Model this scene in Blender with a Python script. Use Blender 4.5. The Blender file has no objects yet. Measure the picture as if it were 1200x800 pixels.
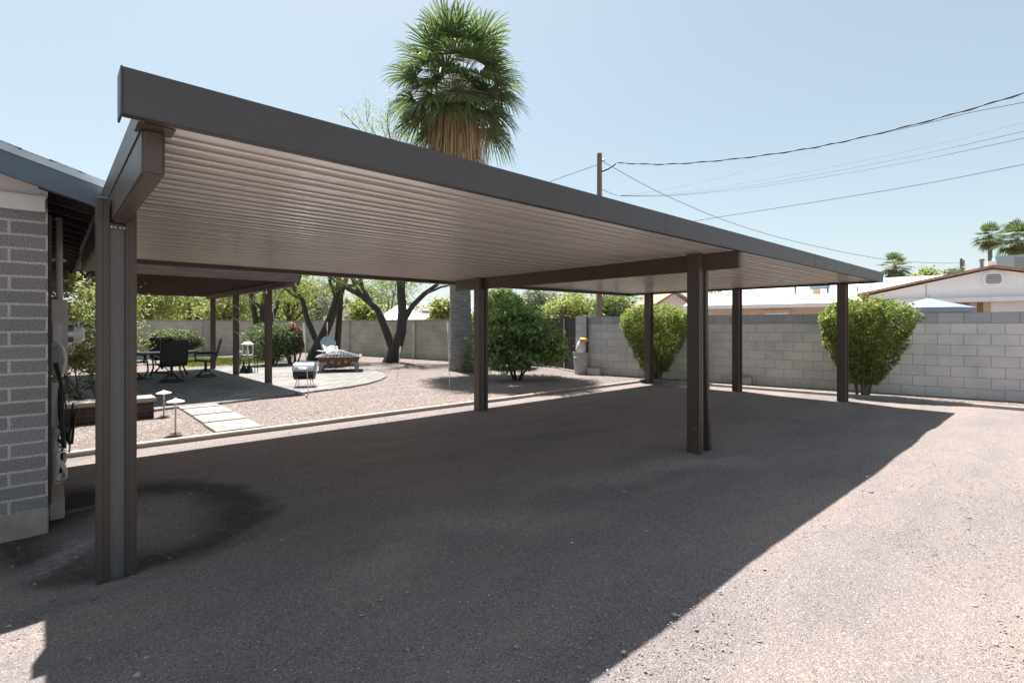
import bpy, bmesh, math, random
import numpy as np
from mathutils import Vector, Matrix
random.seed(7)
RNG = np.random.default_rng(11)
R = math.radians
sc = bpy.context.scene
COL = sc.collection

# ------------------------------------------------------------------ camera frame
H = 1.48
RT = np.array([0.7408, -0.6717]); FW = np.array([0.6717, 0.7408])
F = 600.0; Y0 = 381.0

def cam2w(x, d):
    return x * RT + d * FW

def G(px, py, z=0.0):
    d = F * (H - z) / (py - Y0); x = (px - 600) / F * d
    w = cam2w(x, d); return float(w[0]), float(w[1])

def P(px, py, d):
    x = (px - 600) / F * d; w = cam2w(x, d)
    return (float(w[0]), float(w[1]), H + (Y0 - py) * d / F)

def camv(x, z, d=0.0):
    """offset in camera right / up / away"""
    w = RT * x + FW * d; return (float(w[0]), float(w[1]), z)

# ------------------------------------------------------------------ tags
def tag(o, label=None, cat=None, group=None, kind=None):
    if label: o['label'] = label
    if cat: o['category'] = cat
    if group: o['group'] = group
    if kind: o['kind'] = kind
    return o

def thing(name, label, cat, loc=(0, 0, 0), rz=0.0, group=None):
    o = bpy.data.objects.new(name, None); COL.objects.link(o)
    o.location = loc; o.rotation_euler = (0, 0, rz); o.empty_display_size = 0.2
    return tag(o, label, cat, group)

def copy_tree(o, parent=None):
    c = o.copy(); COL.objects.link(c)
    if parent: c.parent = parent
    for ch in list(o.children): copy_tree(ch, c)
    return c

# ------------------------------------------------------------------ mesh builder
class MB:
    def __init__(self, origin=(0, 0, 0)):
        self.v = []; self.f = []; self.o = Vector(origin)
    def add(self, vs, fs):
        n = len(self.v); self.v += [Vector(p) - self.o for p in vs]
        self.f += [tuple(i + n for i in f) for f in fs]; return self
    def box(self, x0, x1, y0, y1, z0, z1):
        vs = [(x0,y0,z0),(x1,y0,z0),(x1,y1,z0),(x0,y1,z0),(x0,y0,z1),(x1,y0,z1),(x1,y1,z1),(x0,y1,z1)]
        return self.add(vs, [(0,3,2,1),(4,5,6,7),(0,1,5,4),(1,2,6,5),(2,3,7,6),(3,0,4,7)])
    def obox(self, c, size, M=None):
        sx, sy, sz = [s / 2 for s in size]; M = M or Matrix.Identity(3); c = Vector(c)
        vs = [c + M @ Vector(p) for p in [(-sx,-sy,-sz),(sx,-sy,-sz),(sx,sy,-sz),(-sx,sy,-sz),(-sx,-sy,sz),(sx,-sy,sz),(sx,sy,sz),(-sx,sy,sz)]]
        return self.add(vs, [(0,3,2,1),(4,5,6,7),(0,1,5,4),(1,2,6,5),(2,3,7,6),(3,0,4,7)])
    def bar(self, a, b, w, h, up=(0, 0, 1)):
        a = Vector(a); b = Vector(b); d = (b - a).normalized(); s = d.cross(Vector(up))
        if s.length < 1e-4: s = d.cross(Vector((1, 0, 0)))
        s.normalize(); u = s.cross(d)
        q = [s * (sx * w / 2) + u * (sy * h / 2) for sx, sy in ((-1,-1),(1,-1),(1,1),(-1,1))]
        return self.add([a + p for p in q] + [b + p for p in q], [(3,2,1,0),(4,5,6,7),(0,1,5,4),(1,2,6,5),(2,3,7,6),(3,0,4,7)])
    def tube(self, pts, radii, n=8, cap=True):
        pts = [Vector(p) for p in pts]
        if not hasattr(radii, '__len__'): radii = [radii] * len(pts)
        vs = []; fs = []; ref = None
        for i, p in enumerate(pts):
            t = (pts[min(i + 1, len(pts) - 1)] - pts[max(i - 1, 0)])
            t = t.normalized() if t.length > 1e-9 else Vector((0, 0, 1))
            if ref is None:
                ref = t.cross(Vector((0.31, 0.87, 0.2)));
                if ref.length < 1e-3: ref = t.cross(Vector((1, 0, 0)))
            ref = (ref - t * ref.dot(t)).normalized(); b = t.cross(ref)
            for k in range(n):
                a = 2 * math.pi * k / n
                vs.append(p + (ref * math.cos(a) + b * math.sin(a)) * radii[i])
        for i in range(len(pts) - 1):
            for k in range(n):
                k2 = (k + 1) % n
                fs.append((i*n+k, i*n+k2, (i+1)*n+k2, (i+1)*n+k))
        if cap:
            fs.append(tuple(reversed(range(n)))); fs.append(tuple(range((len(pts)-1)*n, len(pts)*n)))
        return self.add(vs, fs)
    def lathe(self, prof, c=(0, 0, 0), n=20):
        vs = []; fs = []
        for r, z in prof:
            for k in range(n):
                a = 2 * math.pi * k / n
                vs.append((c[0] + r * math.cos(a), c[1] + r * math.sin(a), c[2] + z))
        for i in range(len(prof) - 1):
            for k in range(n):
                k2 = (k + 1) % n
                fs.append((i*n+k, i*n+k2, (i+1)*n+k2, (i+1)*n+k))
        fs.append(tuple(reversed(range(n)))); fs.append(tuple(range((len(prof)-1)*n, len(prof)*n)))
        return self.add(vs, fs)
    def prism(self, poly, z0, z1):
        n = len(poly)
        vs = [(x, y, z0) for x, y in poly] + [(x, y, z1) for x, y in poly]
        fs = [tuple(reversed(range(n))), tuple(range(n, 2*n))] + [(i, (i+1) % n, n + (i+1) % n, n + i) for i in range(n)]
        return self.add(vs, fs)
    def build(self, name, mat, parent=None, smooth=False, bevel=0.0, seg=2, loc=None):
        me = bpy.data.meshes.new(name)
        me.from_pydata([tuple(p) for p in self.v], [], self.f)
        bm = bmesh.new(); bm.from_mesh(me); bmesh.ops.recalc_face_normals(bm, faces=bm.faces)
        if bevel > 0:
            es = [e for e in bm.edges if len(e.link_faces) == 2 and e.calc_face_angle(0) > 0.6]
            bmesh.ops.bevel(bm, geom=es, offset=bevel, segments=seg, affect='EDGES', clamp_overlap=True)
        bm.to_mesh(me); bm.free()
        me.materials.append(mat)
        if smooth:
            me.polygons.foreach_set('use_smooth', [True] * len(me.polygons))
            try: me.set_sharp_from_angle(angle=R(40))
            except Exception: pass
        o = bpy.data.objects.new(name, me); COL.objects.link(o)
        if parent: o.parent = parent
        if loc: o.location = loc
        return o

def np_mesh(name, verts, quads, mat, parent=None, smooth=False, tris=False):
    me = bpy.data.meshes.new(name); k = 3 if tris else 4
    nv = len(verts); nf = len(quads)
    me.vertices.add(nv); me.vertices.foreach_set('co', np.asarray(verts, np.float32).ravel())
    me.loops.add(nf * k); me.loops.foreach_set('vertex_index', np.asarray(quads, np.int32).ravel())
    me.polygons.add(nf); me.polygons.foreach_set('loop_start', np.arange(0, nf * k, k, dtype=np.int32))
    try: me.polygons.foreach_set('loop_total', np.full(nf, k, np.int32))
    except Exception: pass
    me.update(calc_edges=True); me.validate()
    if smooth: me.polygons.foreach_set('use_smooth', [True] * nf)
    me.materials.append(mat)
    o = bpy.data.objects.new(name, me); COL.objects.link(o)
    if parent: o.parent = parent
    return o

# ------------------------------------------------------------------ materials
def new_mat(name):
    m = bpy.data.materials.new(name); m.use_nodes = True
    nt = m.node_tree; b = nt.nodes['Principled BSDF']
    return m, nt, b
def N(nt, t, **kw):
    n = nt.nodes.new(t)
    for k, v in kw.items(): setattr(n, k, v)
    return n
def ramp(nt, stops, interp='LINEAR'):
    r = N(nt, 'ShaderNodeValToRGB'); r.color_ramp.interpolation = interp
    e = r.color_ramp.elements
    e[0].position, e[0].color = stops[0][0], (*stops[0][1], 1)
    e[1].position, e[1].color = stops[-1][0], (*stops[-1][1], 1)
    for p, c in stops[1:-1]:
        q = e.new(p); q.color = (*c, 1)
    return r
def coords(nt, kind='Object'):
    return N(nt, 'ShaderNodeTexCoord').outputs[kind]
def noise(nt, vec, scale, detail=4, rough=0.55):
    n = N(nt, 'ShaderNodeTexNoise'); n.inputs['Scale'].default_value = scale
    n.inputs['Detail'].default_value = detail; n.inputs['Roughness'].default_value = rough
    nt.links.new(vec, n.inputs['Vector']); return n.outputs['Fac']
def mixc(nt, fac, a, b, blend='MIX'):
    m = N(nt, 'ShaderNodeMix', data_type='RGBA', blend_type=blend)
    for s, v in ((m.inputs[0], fac), (m.inputs[6], a), (m.inputs[7], b)):
        if hasattr(v, 'node'): nt.links.new(v, s)
        elif isinstance(v, (int, float)): s.default_value = v
        else: s.default_value = (*v, 1)
    return m.outputs[2]
def mth(nt, op, a, b=0.0, c=0.0, clamp=False):
    m = N(nt, 'ShaderNodeMath', operation=op, use_clamp=clamp)
    for s, v in zip(m.inputs, (a, b, c)):
        if hasattr(v, 'node'): nt.links.new(v, s)
        else: s.default_value = v
    return m.outputs[0]
def bump(nt, b, h, strength=0.3, dist=0.01):
    n = N(nt, 'ShaderNodeBump'); n.inputs['Strength'].default_value = strength
    n.inputs['Distance'].default_value = dist
    nt.links.new(h, n.inputs['Height']); nt.links.new(n.outputs[0], b.inputs['Normal'])

def plain(name, col, rough=0.6, metal=0.0, var=0.15, scale=6.0, bmp=0.0, bscale=60, spec=None, streak=False):
    m, nt, b = new_mat(name)
    v = coords(nt)
    if streak:
        mp = N(nt, 'ShaderNodeMapping'); mp.inputs['Scale'].default_value = (1, 1, 0.12)
        nt.links.new(v, mp.inputs['Vector']); v2 = mp.outputs[0]
    else: v2 = v
    f = noise(nt, v2, scale, 6, 0.62)
    lo = tuple(c * (1 - var * 1.6) for c in col); hi = tuple(min(1, c * (1 + var * 1.6)) for c in col)
    r = ramp(nt, [(0.25, lo), (0.75, hi)]); nt.links.new(f, r.inputs[0])
    nt.links.new(r.outputs[0], b.inputs['Base Color'])
    rr = N(nt, 'ShaderNodeMapRange'); nt.links.new(f, rr.inputs[0])
    rr.inputs['To Min'].default_value = max(0.05, rough - 0.12); rr.inputs['To Max'].default_value = min(1, rough + 0.12)
    nt.links.new(rr.outputs[0], b.inputs['Roughness'])
    b.inputs['Metallic'].default_value = metal
    if spec is not None: b.inputs['Specular IOR Level'].default_value = spec
    if bmp: bump(nt, b, noise(nt, v, bscale, 4, 0.6), bmp, 0.004)
    return m

def wood(name, col, scale=3.0, axis=0, rough=0.7):
    m, nt, b = new_mat(name); v = coords(nt)
    mp = N(nt, 'ShaderNodeMapping'); s = [18, 18, 18]; s[axis] = 0.9
    mp.inputs['Scale'].default_value = s; nt.links.new(v, mp.inputs['Vector'])
    f = noise(nt, mp.outputs[0], scale, 5, 0.65)
    r = ramp(nt, [(0.25, tuple(c * 0.55 for c in col)), (0.55, col), (0.8, tuple(min(1, c * 1.5) for c in col))])
    nt.links.new(f, r.inputs[0]); nt.links.new(r.outputs[0], b.inputs['Base Color'])
    b.inputs['Roughness'].default_value = rough; bump(nt, b, f, 0.25, 0.004)
    return m

def leafmat(name, cols, trans=0.35, clump=1.6, rough=0.5):
    """cols: dark, mid, light greens of the leaves"""
    m, nt, b = new_mat(name)
    g = N(nt, 'ShaderNodeNewGeometry'); v = coords(nt)
    f = noise(nt, v, clump, 3, 0.6)
    a = mth(nt, 'MULTIPLY_ADD', g.outputs['Random Per Island'], 0.65, -0.12)
    t = mth(nt, 'ADD', a, mth(nt, 'MULTIPLY', f, 0.5), clamp=True)
    stops = [(0.1 + 0.75 * i / (len(cols) - 1), c) for i, c in enumerate(cols)]
    r = ramp(nt, stops); nt.links.new(t, r.inputs[0])
    nt.links.new(r.outputs[0], b.inputs['Base Color']); b.inputs['Roughness'].default_value = rough
    tr = N(nt, 'ShaderNodeBsdfTranslucent')
    tc = mixc(nt, 0.5, r.outputs[0], (1.0, 1.15, 0.45), 'MULTIPLY'); nt.links.new(tc, tr.inputs[0])
    mx = N(nt, 'ShaderNodeMixShader'); mx.inputs[0].default_value = trans
    out = nt.nodes['Material Output']
    nt.links.new(b.outputs[0], mx.inputs[1]); nt.links.new(tr.outputs[0], mx.inputs[2]); nt.links.new(mx.outputs[0], out.inputs[0])
    return m

def blockmat(name, c1, c2, mortar, bw, bh, msize, off=(0, 0), speck=0.25, speckscale=220, stain=0.25, offs=0.5, bmp=0.5, smooth_m=0.1, wob=0.008, chalk=0.0):
    """running bond blocks on a wall: object x + y run along it, z up"""
    m, nt, b = new_mat(name); v = coords(nt)
    s = N(nt, 'ShaderNodeSeparateXYZ'); nt.links.new(v, s.inputs[0])
    c = N(nt, 'ShaderNodeCombineXYZ')
    nt.links.new(mth(nt, 'ADD', mth(nt, 'ADD', s.outputs[0], s.outputs[1]), off[0]), c.inputs[0])
    nt.links.new(mth(nt, 'ADD', s.outputs[2], off[1]), c.inputs[1])
    wn = N(nt, 'ShaderNodeTexNoise'); wn.inputs['Scale'].default_value = 14; wn.inputs['Detail'].default_value = 4; nt.links.new(v, wn.inputs['Vector'])
    wv = N(nt, 'ShaderNodeVectorMath', operation='MULTIPLY_ADD'); nt.links.new(wn.outputs['Color'], wv.inputs[0]); wv.inputs[1].default_value = (wob, wob, 0); nt.links.new(c.outputs[0], wv.inputs[2])
    br = N(nt, 'ShaderNodeTexBrick'); nt.links.new(wv.outputs[0], br.inputs['Vector'])
    br.offset = offs; br.inputs['Scale'].default_value = 1.0
    br.inputs['Mortar Size'].default_value = msize; br.inputs['Mortar Smooth'].default_value = smooth_m
    br.inputs['Brick Width'].default_value = bw; br.inputs['Row Height'].default_value = bh
    br.inputs['Bias'].default_value = 0.0
    br.inputs['Color1'].default_value = (*c1, 1); br.inputs['Color2'].default_value = (*c2, 1); br.inputs['Mortar'].default_value = (*mortar, 1)
    sp = noise(nt, v, speckscale, 2, 0.7); big = noise(nt, v, 1.1, 5, 0.65)
    r1 = ramp(nt, [(0.3, (1 - speck,) * 3), (0.7, (1 + speck,) * 3)]); nt.links.new(sp, r1.inputs[0])
    r2 = ramp(nt, [(0.3, (1 - stain, 1 - stain, 1 - stain * .9)), (0.7, (1 + stain * .6, 1 + stain * .5, 1 + stain * .4))]); nt.links.new(big, r2.inputs[0])
    cc = mixc(nt, 1.0, br.outputs[0], r1.outputs[0], 'MULTIPLY'); cc = mixc(nt, 1.0, cc, r2.outputs[0], 'MULTIPLY')
    if chalk:
        ck = ramp(nt, [(0.55, (0, 0, 0)), (0.75, (1, 1, 1))]); nt.links.new(noise(nt, v, 2.6, 7, 0.72), ck.inputs[0])
        cc = mixc(nt, mth(nt, 'MULTIPLY', ck.outputs[0], chalk), cc, (0.66, 0.65, 0.63))
        dk = ramp(nt, [(0.56, (0, 0, 0)), (0.72, (1, 1, 1))]); mpd = N(nt, 'ShaderNodeMapping'); mpd.inputs['Scale'].default_value = (2.2, 2.2, .35); nt.links.new(v, mpd.inputs['Vector'])
        nt.links.new(noise(nt, mpd.outputs[0], 1.6, 6, 0.7), dk.inputs[0]); cc = mixc(nt, mth(nt, 'MULTIPLY', dk.outputs[0], chalk * .7), cc, (0.32, 0.30, 0.28))
    nt.links.new(cc, b.inputs['Base Color']); b.inputs['Roughness'].default_value = 0.9
    b.inputs['Specular IOR Level'].default_value = 0.2
    h = mth(nt, 'ADD', mth(nt, 'MULTIPLY', br.outputs['Fac'], -1.0), mth(nt, 'MULTIPLY', sp, 0.5))
    bump(nt, b, h, bmp, 0.006)
    return m

def gravelmat(name, pal, scale, bmp, dist, carport=False):
    m, nt, b = new_mat(name); v = coords(nt)
    vo = N(nt, 'ShaderNodeTexVoronoi'); vo.inputs['Scale'].default_value = scale; nt.links.new(v, vo.inputs['Vector'])
    vo.inputs['Randomness'].default_value = 1.0
    vf = N(nt, 'ShaderNodeTexVoronoi'); vf.inputs['Scale'].default_value = scale * 2.7; nt.links.new(v, vf.inputs['Vector'])
    sx = N(nt, 'ShaderNodeSeparateColor'); nt.links.new(vo.outputs['Color'], sx.inputs[0])
    sf = N(nt, 'ShaderNodeSeparateColor'); nt.links.new(vf.outputs['Color'], sf.inputs[0])
    t = mth(nt, 'ADD', mth(nt, 'MULTIPLY', sx.outputs[0], 0.6), mth(nt, 'MULTIPLY', sf.outputs[1], 0.4))
    r = ramp(nt, [(0.0 + i / (len(pal) - 1), c) for i, c in enumerate(pal)]); nt.links.new(t, r.inputs[0])
    col = r.outputs[0]
    # shade in the gaps between stones, darkened into the colour
    gap_shade = ramp(nt, [(0.0, (1, 1, 1)), (0.62, (1, 1, 1)), (1.0, (0.45, 0.43, 0.42))])
    nt.links.new(mth(nt, 'MULTIPLY', vo.outputs['Distance'], 1.15), gap_shade.inputs[0])
    col = mixc(nt, 1.0, col, gap_shade.outputs[0], 'MULTIPLY')
    big = noise(nt, v, 0.55, 5, 0.6); mid = noise(nt, v, 3.1, 6, 0.65)
    # worn dusty ground showing through the stones
    mp = N(nt, 'ShaderNodeMapping'); mp.inputs['Scale'].default_value = (0.5, 1.6, 1); mp.inputs['Rotation'].default_value = (0, 0, R(-12))
    nt.links.new(v, mp.inputs['Vector'])
    du = noise(nt, mp.outputs[0], 0.9, 6, 0.62)
    dr = ramp(nt, [(0.52, (0, 0, 0)), (0.72, (1, 1, 1))]); nt.links.new(du, dr.inputs[0])
    dustc = ramp(nt, [(0.3, (0.30, 0.245, 0.205)), (0.7, (0.42, 0.36, 0.31))]); nt.links.new(noise(nt, v, 40, 6, 0.7), dustc.inputs[0])
    col = mixc(nt, mth(nt, 'MULTIPLY', dr.outputs[0], 0.36 if carport else 0.25), col, dustc.outputs[0])
    tint = ramp(nt, [(0.3, (0.86, 0.86, 0.9)), (0.7, (1.1, 1.05, 1.0))]); nt.links.new(mth(nt, 'ADD', mth(nt, 'MULTIPLY', big, 0.6), mth(nt, 'MULTIPLY', mid, 0.4)), tint.inputs[0])
    col = mixc(nt, 1.0, col, tint.outputs[0], 'MULTIPLY')
    sp = N(nt, 'ShaderNodeTexVoronoi'); sp.inputs['Scale'].default_value = scale * 1.15; nt.links.new(v, sp.inputs['Vector'])
    sc_s = N(nt, 'ShaderNodeSeparateColor'); nt.links.new(sp.outputs['Color'], sc_s.inputs[0])
    hi = ramp(nt, [(0.95, (0, 0, 0)), (0.975, (1, 1, 1))]); nt.links.new(sc_s.outputs[2], hi.inputs[0])
    lo = ramp(nt, [(0.05, (1, 1, 1)), (0.09, (0, 0, 0))]); nt.links.new(sc_s.outputs[2], lo.inputs[0])
    col = mixc(nt, mth(nt, 'MULTIPLY', hi.outputs[0], 0.6), col, (0.60, 0.575, 0.56)); col = mixc(nt, mth(nt, 'MULTIPLY', lo.outputs[0], 0.7), col, (0.10, 0.09, 0.088))
    fine = noise(nt, v, 26, 5, 0.75); fr = ramp(nt, [(0.38, (0, 0, 0)), (0.62, (1, 1, 1))]); nt.links.new(fine, fr.inputs[0])
    rough = 0.92
    if carport:
        tone = ramp(nt, [(0.36, (0.80, 0.82, 0.88)), (0.5, (0.95, 0.95, 0.97)), (0.64, (1.05, 1.02, 1.0))]); nt.links.new(noise(nt, mp.outputs[0], 0.8, 7, 0.62), tone.inputs[0])
        col = mixc(nt, 1.0, col, tone.outputs[0], 'MULTIPLY')
        wob = N(nt, 'ShaderNodeTexNoise'); wob.inputs['Scale'].default_value = 2.2; wob.inputs['Detail'].default_value = 5
        nt.links.new(v, wob.inputs['Vector'])
        wv = N(nt, 'ShaderNodeVectorMath', operation='MULTIPLY_ADD'); nt.links.new(wob.outputs['Color'], wv.inputs[0])
        wv.inputs[1].default_value = (0.45, 0.45, 0); nt.links.new(v, wv.inputs[2])
        def ellipse(cx, cy, rx, ry, rot, inner, outer, ring=None):
            mpn = N(nt, 'ShaderNodeMapping', vector_type='TEXTURE')
            mpn.inputs['Location'].default_value = (cx + .22, cy + .22, 0); mpn.inputs['Rotation'].default_value = (0, 0, rot)
            mpn.inputs['Scale'].default_value = (rx, ry, 1000); nt.links.new(wv.outputs[0], mpn.inputs['Vector'])
            ln = N(nt, 'ShaderNodeVectorMath', operation='LENGTH'); nt.links.new(mpn.outputs[0], ln.inputs[0])
            if ring:
                rr = ramp(nt, [(ring[0], (0, 0, 0)), (ring[1], (1, 1, 1)), (ring[2], (1, 1, 1)), (ring[3], (0, 0, 0))])
            else:
                rr = ramp(nt, [(inner, (1, 1, 1)), (outer, (0, 0, 0))])
            nt.links.new(ln.outputs['Value'], rr.inputs[0]); return rr.outputs[0]
        # dark oil ring by the post, black spill by the house corner, pale dusty scuffs
        s1 = ellipse(0.55, 4.95, 0.95, 1.15, R(20), 0, 0, ring=(0.30, 0.66, 0.80, 1.0))
        s2 = ellipse(0.12, 5.75, 0.42, 0.75, 0, 0.35, 1.0)
        col = mixc(nt, mth(nt, 'MULTIPLY', s1, mth(nt, 'MULTIPLY_ADD', fr.outputs[0], 0.30, 0.64)), col, (0.045, 0.036, 0.035))
        col = mixc(nt, mth(nt, 'MULTIPLY', s2, mth(nt, 'MULTIPLY_ADD', fr.outputs[0], 0.2, 0.7)), col, (0.022, 0.018, 0.018))
        for cx, cy, rx, ry, rot, k, c in ((0.06, 4.62, 0.42, 0.16, R(40), 0.8, (0.62, 0.60, 0.60)), (0.55, 4.95, 0.30, 0.26, 0, 0.4, (0.45, 0.40, 0.38)),
                                         (0.20, 5.5, 0.25, 0.07, R(15), 0.7, (0.5, 0.45, 0.43)), (0.32, 3.86, 0.34, 0.10, R(10), 0.8, (0.5, 0.44, 0.4)),
                                         (5.2, 2.72, 0.9, 0.34, R(-35), 0.95, (0.50, 0.44, 0.39)), (4.1, 3.1, 1.3, 0.30, R(-20), 0.8, (0.46, 0.40, 0.35)), (2.5, 3.0, 1.0, 0.32, R(-40), 0.8, (0.48, 0.41, 0.36)), (1.6, 2.9, .7, .3, R(30), .6, (0.45, 0.38, 0.33)),
                                         (-0.2, 4.2, 0.5, 0.35, R(30), 0.55, (0.40, 0.34, 0.30))):
            col = mixc(nt, mth(nt, 'MULTIPLY', ellipse(cx, cy, rx, ry, rot, 0.2, 1.0), mth(nt, 'MULTIPLY', mth(nt, 'ADD', mth(nt, 'MULTIPLY', fr.outputs[0], 0.8), 0.12), k * 0.62)), col, c)
    nt.links.new(col, b.inputs['Base Color']); b.inputs['Roughness'].default_value = rough
    b.inputs['Specular IOR Level'].default_value = 0.25
    h = mth(nt, 'ADD', mth(nt, 'MULTIPLY', vo.outputs['Distance'], -1.0), mth(nt, 'MULTIPLY', vf.outputs['Distance'], -0.45))
    h = mth(nt, 'ADD', h, mth(nt, 'MULTIPLY', sx.outputs[1], 0.35))
    bump(nt, b, h, bmp, dist)
    return m

M = {}
M['gravel'] = gravelmat('carport gravel', [(0.125, 0.109, 0.102), (0.215, 0.187, 0.174), (0.27, 0.234, 0.217), (0.31, 0.269, 0.249), (0.40, 0.352, 0.328)], 165, 0.75, 0.006, True)
M['bedgravel'] = gravelmat('garden gravel', [(0.065, 0.052, 0.047), (0.15, 0.122, 0.11), (0.22, 0.183, 0.165), (0.28, 0.237, 0.215), (0.38, 0.335, 0.31)], 34, 0.9, 0.02)  # solid black slab, its colour stands in for the shade inside the opening
M['bronze'] = plain('bronze painted metal', (0.082, 0.061, 0.048), 0.42, 0.0, 0.12, 5, streak=True)
M['fascia'] = plain('dark grey bronze fascia metal', (0.062, 0.054, 0.052), 0.45, 0.0, 0.06, 2.0)
M['postmid'] = plain('grey brown post metal', (0.135, 0.127, 0.12), 0.5, 0.1, 0.15, 7, streak=True)
M['soffit'] = plain('cream roof pan', (0.92, 0.875, 0.82), 0.5, 0.0, 0.035, 0.9)
def gloss(m, rough, coat, crough):
    b = m.node_tree.nodes['Principled BSDF']
    for l in list(b.inputs['Roughness'].links): m.node_tree.links.remove(l)
    b.inputs['Roughness'].default_value = rough; b.inputs['Coat Weight'].default_value = coat; b.inputs['Coat Roughness'].default_value = crough
gloss(M['soffit'], .30, .7, .16)
M['steel'] = plain('galvanised steel', (0.55, 0.55, 0.55), 0.35, 0.9, 0.1)
M['brickhouse'] = blockmat('dark slump block', (0.225, 0.215, 0.213), (0.27, 0.258, 0.255), (0.50, 0.44, 0.42), 0.4, 0.1, 0.009, off=(-0.0, 0.0), speck=0.5, speckscale=110, stain=0.12, bmp=0.7)
M['footing'] = plain('weathered footing concrete', (0.33, 0.28, 0.25), 0.95, 0, 0.25, 5, 0.5, 60)
M['blockgrey'] = blockmat('grey concrete block', (0.545, 0.525, 0.497), (0.62, 0.598, 0.567), (0.36, 0.345, 0.33), 0.4064, 0.2175, 0.007, speck=0.2, speckscale=60, stain=0.22, chalk=.28)
M['blockdark'] = blockmat('darker grey concrete block', (0.33, 0.33, 0.335), (0.42, 0.42, 0.425), (0.24, 0.24, 0.24), 0.4064, 0.2175, 0.007, speck=0.16, speckscale=60, stain=0.15)
M['blocktan'] = blockmat('tan grey concrete block', (0.38, 0.365, 0.31), (0.45, 0.43, 0.37), (0.29, 0.275, 0.24), 0.4064, 0.21, 0.006, speck=0.12, speckscale=60, stain=0.25)
M['conc'] = plain('pale concrete', (0.30, 0.268, 0.238), 0.9, 0, 0.14, 3, 0.3, 80)
M['stone'] = plain('pale stepping stone', (0.285, 0.25, 0.22), 0.9, 0, 0.16, 4, 0.3, 80)
M['paver'] = blockmat('grey pavers', (0.185, 0.176, 0.166), (0.265, 0.252, 0.238), (0.11, 0.105, 0.10), 0.30, 0.20, 0.012, speck=0.15, speckscale=70, stain=0.25)
# pavers lie flat: rebuild the brick vector from x and y
def flat_brick(m):
    nt = m.node_tree
    br = [n for n in nt.nodes if n.type == 'TEX_BRICK'][0]
    tc = [n for n in nt.nodes if n.type == 'TEX_COORD'][0]
    nt.links.new(tc.outputs['Object'], br.inputs['Vector'])
flat_brick(M['paver'])
M['redwood'] = wood('red brown stained wood', (0.085, 0.050, 0.036))
M['redwoodz'] = wood('red brown stained post wood', (0.085, 0.050, 0.036), axis=2)
M['greywood'] = wood('weathered brown fascia wood', (0.13, 0.094, 0.078))
M['rake'] = plain('slate blue trim paint', (0.085, 0.115, 0.145), 0.45, 0, 0.12, 3)
M['darkwood'] = wood('dark brown eave wood', (0.055, 0.040, 0.034))
M['white'] = plain('off white paint', (0.74, 0.71, 0.68), 0.6, 0, 0.05, 3)
M['shingle'] = blockmat('grey shingles', (0.30, 0.31, 0.33), (0.42, 0.43, 0.45), (0.2, 0.2, 0.21), 0.3, 0.05, 0.004, speck=0.3, speckscale=120)
M['drip'] = plain('pale metal drip edge', (0.42, 0.46, 0.50), 0.4, 0.3, 0.08)
M['greybox'] = plain('pale grey utility paint', (0.52, 0.51, 0.49), 0.5, 0, 0.06)
M['black'] = plain('black plastic', (0.018, 0.018, 0.019), 0.45, 0, 0.2)
M['blackmetal'] = plain('black powder coat', (0.022, 0.021, 0.022), 0.4, 0, 0.2)
M['sling'] = plain('dark brown sling mesh', (0.045, 0.036, 0.034), 0.7, 0, 0.15, 30)
M['tableglass'] = plain('pale glass table top', (0.32, 0.38, 0.40), 0.12, 0, 0.05)
M['bark'] = plain('dark mesquite bark', (0.055, 0.045, 0.040), 0.95, 0, 0.4, 9, 0.9, 40, streak=True)
M['twig'] = plain('shrub stem bark', (0.16, 0.115, 0.085), 0.9, 0, 0.3, 12)
def palmbark():
    m, nt, b = new_mat('palm bark'); v = coords(nt)
    mp = N(nt, 'ShaderNodeMapping'); mp.inputs['Scale'].default_value = (3, 3, 26); nt.links.new(v, mp.inputs['Vector'])
    f = noise(nt, mp.outputs[0], 1.0, 6, 0.7)
    r = ramp(nt, [(0.3, (0.07, 0.062, 0.058)), (0.5, (0.18, 0.165, 0.155)), (0.72, (0.30, 0.28, 0.265))]); nt.links.new(f, r.inputs[0])
    nt.links.new(r.outputs[0], b.inputs['Base Color']); b.inputs['Roughness'].default_value = 0.95
    bump(nt, b, f, 1.0, 0.03); return m
M['palmbark'] = palmbark()
M['palmleaf'] = leafmat('palm leaf', [(0.05, 0.078, 0.034), (0.092, 0.128, 0.052), (0.135, 0.168, 0.075)], 0.52, 0.8, 0.6)
M['deadleaf'] = leafmat('dead palm leaf', [(0.24, 0.16, 0.085), (0.40, 0.285, 0.16), (0.54, 0.41, 0.25)], 0.4, 1.5, 0.7)
M['petiole'] = plain('pale palm stalk', (0.22, 0.21, 0.11), 0.6)
M['citrus'] = leafmat('citrus leaf', [(0.07, 0.125, 0.045), (0.21, 0.30, 0.10), (0.44, 0.52, 0.20)], 0.58, 1.2, 0.3)
M['shrubleaf'] = leafmat('trimmed shrub leaf', [(0.10, 0.135, 0.036), (0.25, 0.30, 0.078), (0.38, 0.41, 0.145)], 0.58, 1.4, 0.45)
M['hedge'] = leafmat('dusty hedge leaf', [(0.07, 0.10, 0.05), (0.14, 0.185, 0.09), (0.24, 0.28, 0.15)], 0.4, 1.5)
M['redleaf'] = leafmat('red shrub leaf', [(0.14, 0.035, 0.025), (0.28, 0.075, 0.045), (0.36, 0.15, 0.08)], 0.3, 2)
M['yellowgreen'] = leafmat('yellow green leaf', [(0.15, 0.175, 0.05), (0.30, 0.33, 0.11), (0.45, 0.46, 0.19)], 0.5, 0.35)
M['midgreen'] = leafmat('mid green leaf', [(0.07, 0.10, 0.035), (0.15, 0.20, 0.065), (0.27, 0.31, 0.11)], 0.45, 0.4)
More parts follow.
